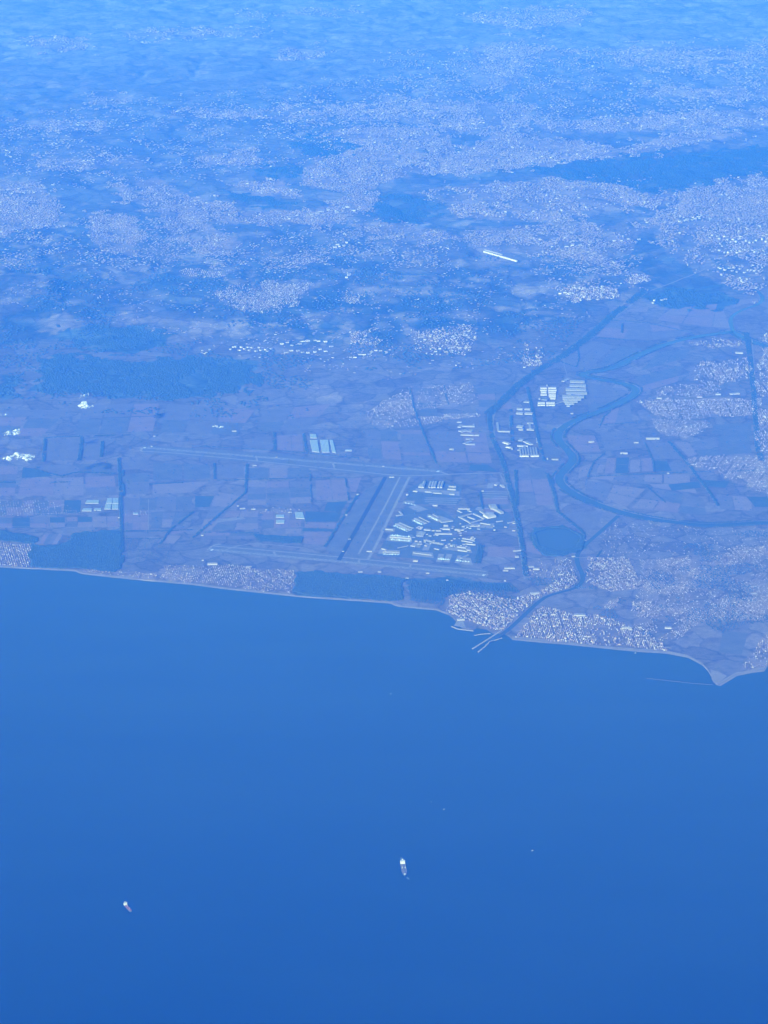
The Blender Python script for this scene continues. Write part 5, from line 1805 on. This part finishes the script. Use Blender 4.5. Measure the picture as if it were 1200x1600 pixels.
e1, L1, a1 = ship('tanker_ship', (628.6, 1348.5), (633.0, 1369.5), 43, 13, 'large tanker ship with bright white stern house in mid sea', 'ship_deck', 36, 30, 'tanks')
e2, L2, a2 = ship('cargo_ship', (194.8, 1414.0), (205.2, 1425.5), 28, 9, 'smaller cargo ship with reddish deck at the lower left of the sea', 'ship_red', 20, 24, 'hatch')
x, y = P(627, 1339.5, 0)
foam('wake', x, y, a1, 60, 24, 'small patch of foam behind the large tanker')
x, y = P(635.5, 1370.5, 0)
foam('wake', x, y, a1 + .3, 60, 22, 'faint bow wave in front of the large tanker')


def boat(px_, ang, l_, label):
    x, y = P(*px_, 0)
    e = link('boat', None)
    e.location = (x, y, 0)
    e.rotation_euler = (0, 0, ang)
    tag(e, label, 'boat')
    V, F = [], []
    st = [(0, .8), (.4, 1), (.75, .75), (1, .03)]
    for t, w in st:
        hw = l_ * .14 * w
        V += [((t - .5) * l_, -hw * .7, -.5), ((t - .5) * l_, -hw, l_ * .1), ((t - .5) * l_, hw, l_ * .1), ((t - .5) * l_, hw * .7, -.5)]
    for k in range(3):
        i = 4 * k
        F += [(i, i + 4, i + 5, i + 1), (i + 1, i + 5, i + 6, i + 2), (i + 2, i + 6, i + 7, i + 3)]
    F += [(0, 1, 2, 3)]
    link('hull', mesh('hull', V, F, 'ship_white'), e)
    V = [(xx, yy, zz) for zz, k in ((l_ * .1, 1), (l_ * .22, .8)) for xx, yy in ((-.3 * l_, -.1 * l_ * k), (.16 * l_, -.1 * l_ * k), (.16 * l_, .1 * l_ * k), (-.3 * l_, .1 * l_ * k))]
    link('cabin', mesh('cabin', V, [(0, 1, 5, 4), (1, 2, 6, 5), (2, 3, 7, 6), (3, 0, 4, 7), (4, 5, 6, 7)], 'ship_white'), e)
    return e


boat((610.8, 1084.3), 1.2, 26, 'tiny white boat nearest the coast in the middle of the sea')
boat((673.8, 1253), 1.3, 16, 'faint tiny boat, upper left of the close pair')
boat((694, 1264.6), .8, 22, 'tiny white boat, lower right of the close pair')
boat((832, 1329.2), .4, 22, 'tiny white boat alone right of the large tanker')
boat((993, 1020.5), .4, 22, 'tiny white boat just off the beach blocks')

# ------------------------------------------------------------------ small low clouds on the left plain
m, nt, b = new_mat('cloud_white')
b.inputs['Base Color'].default_value = (0.60, 0.56, 0.54, 1)
b.inputs['Roughness'].default_value = 1.0
N, L = nt.nodes, nt.links
tr = N.new('ShaderNodeBsdfTransparent')
lw = N.new('ShaderNodeTexNoise')
lw.inputs['Scale'].default_value = 0.02
lw.inputs['Detail'].default_value = 5
geo = N.new('ShaderNodeNewGeometry')
L.new(geo.outputs['Position'], lw.inputs['Vector'])
rm_ = N.new('ShaderNodeMapRange')
rm_.inputs['From Min'].default_value = .40
rm_.inputs['From Max'].default_value = .80
L.new(lw.outputs['Fac'], rm_.inputs['Value'])
ms = N.new('ShaderNodeMixShader')
L.new(rm_.outputs[0], ms.inputs[0])
L.new(tr.outputs[0], ms.inputs[1])
L.new(b.outputs[0], ms.inputs[2])
L.new(ms.outputs[0], nt.nodes['Material Output'].inputs['Surface'])
M['cloud'] = m


def cloud(px_, w_, h_, n, alt, label):
    import bmesh
    x, y = P(*px_, alt)
    bm = bmesh.new()
    rnd = random.Random(int(px_[0] * 31 + px_[1]))
    cores = [(rnd.uniform(-.38, .38), rnd.uniform(-.3, .3), rnd.uniform(.5, 1)) for _ in range(4)]
    for k in range(n):
        c = rnd.choice(cores)
        t = c[0] + rnd.gauss(0, .13)
        d = c[1] + rnd.gauss(0, .16)
        off = math.hypot(t - c[0], d - c[1])
        r_ = h_ * rnd.uniform(.2, .42) * c[2] * max(.25, 1 - off * 2.4)
        res = bmesh.ops.create_icosphere(bm, subdivisions=2, radius=r_)
        cz = rnd.uniform(0, .55) * h_ * c[2] * max(.1, 1 - off * 3)
        for vv in res['verts']:
            p = vv.co.copy()
            nn = vnoise(np.array([p.x / 9 + k * 7]), np.array([p.y / 9 + p.z / 7]), k)[0]
            p *= .65 + .7 * nn
            vv.co = Vector((p.x * 1.3 + t * w_, p.y * 1.3 + d * w_, p.z * .8 + cz))
    me = bpy.data.meshes.new('cloud')
    bm.to_mesh(me)
    bm.free()
    me.materials.append(M['cloud'])
    me.polygons.foreach_set('use_smooth', [True] * len(me.polygons))
    o = link('cloud', me)
    o.location = (x, y, alt)
    return tag(o, label, 'cloud')


cloud((28, 715), 300, 95, 80, 500, 'brightest small white cloud at the lower left of the plain')
cloud((47, 712), 190, 40, 40, 500, 'thin cloud shreds right of the brightest small cloud')
cloud((18, 676), 210, 70, 60, 500, 'small white cloud at the left edge above the brightest one')
cloud((132, 635), 260, 80, 70, 500, 'small white cloud just below the dark hillside wood')
cloud((134, 617), 220, 36, 36, 500, 'faint cloud wisp against the dark hillside wood')
cloud((3, 648.5), 130, 36, 24, 500, 'small cloud cut by the left edge of the picture')
cloud((340, 667), 130, 40, 22, 500, 'tiny pale cloud above the hedge of the far runway')

# ------------------------------------------------------------------ the air: one even blue haze from below the sea to above the aircraft
V = [(x, y, z) for z in (-3.2, 11300.0) for x, y in ((-95000, -8000), (95000, -8000), (95000, 96000), (-95000, 96000))]
me = bpy.data.meshes.new('haze')
me.from_pydata(V, [], [(3, 2, 1, 0), (4, 5, 6, 7), (0, 1, 5, 4), (1, 2, 6, 5), (2, 3, 7, 6), (3, 0, 4, 7)])
hm = bpy.data.materials.new('haze_air')
hm.use_nodes = True
hn = hm.node_tree.nodes
hn.clear()
pv = hn.new('ShaderNodeVolumePrincipled')
pv.inputs['Color'].default_value = (*HAZE_COLOR, 1)
pv.inputs['Density'].default_value = HAZE_DENSITY
pv.inputs['Anisotropy'].default_value = 0.0
pv.inputs['Absorption Color'].default_value = (0.20, 0.74, 0, 1)
ho = hn.new('ShaderNodeOutputMaterial')
hm.node_tree.links.new(pv.outputs[0], ho.inputs['Volume'])
me.materials.append(hm)
tag(link('haze', me), 'blue air between the aircraft and the land', 'haze', kind='stuff')
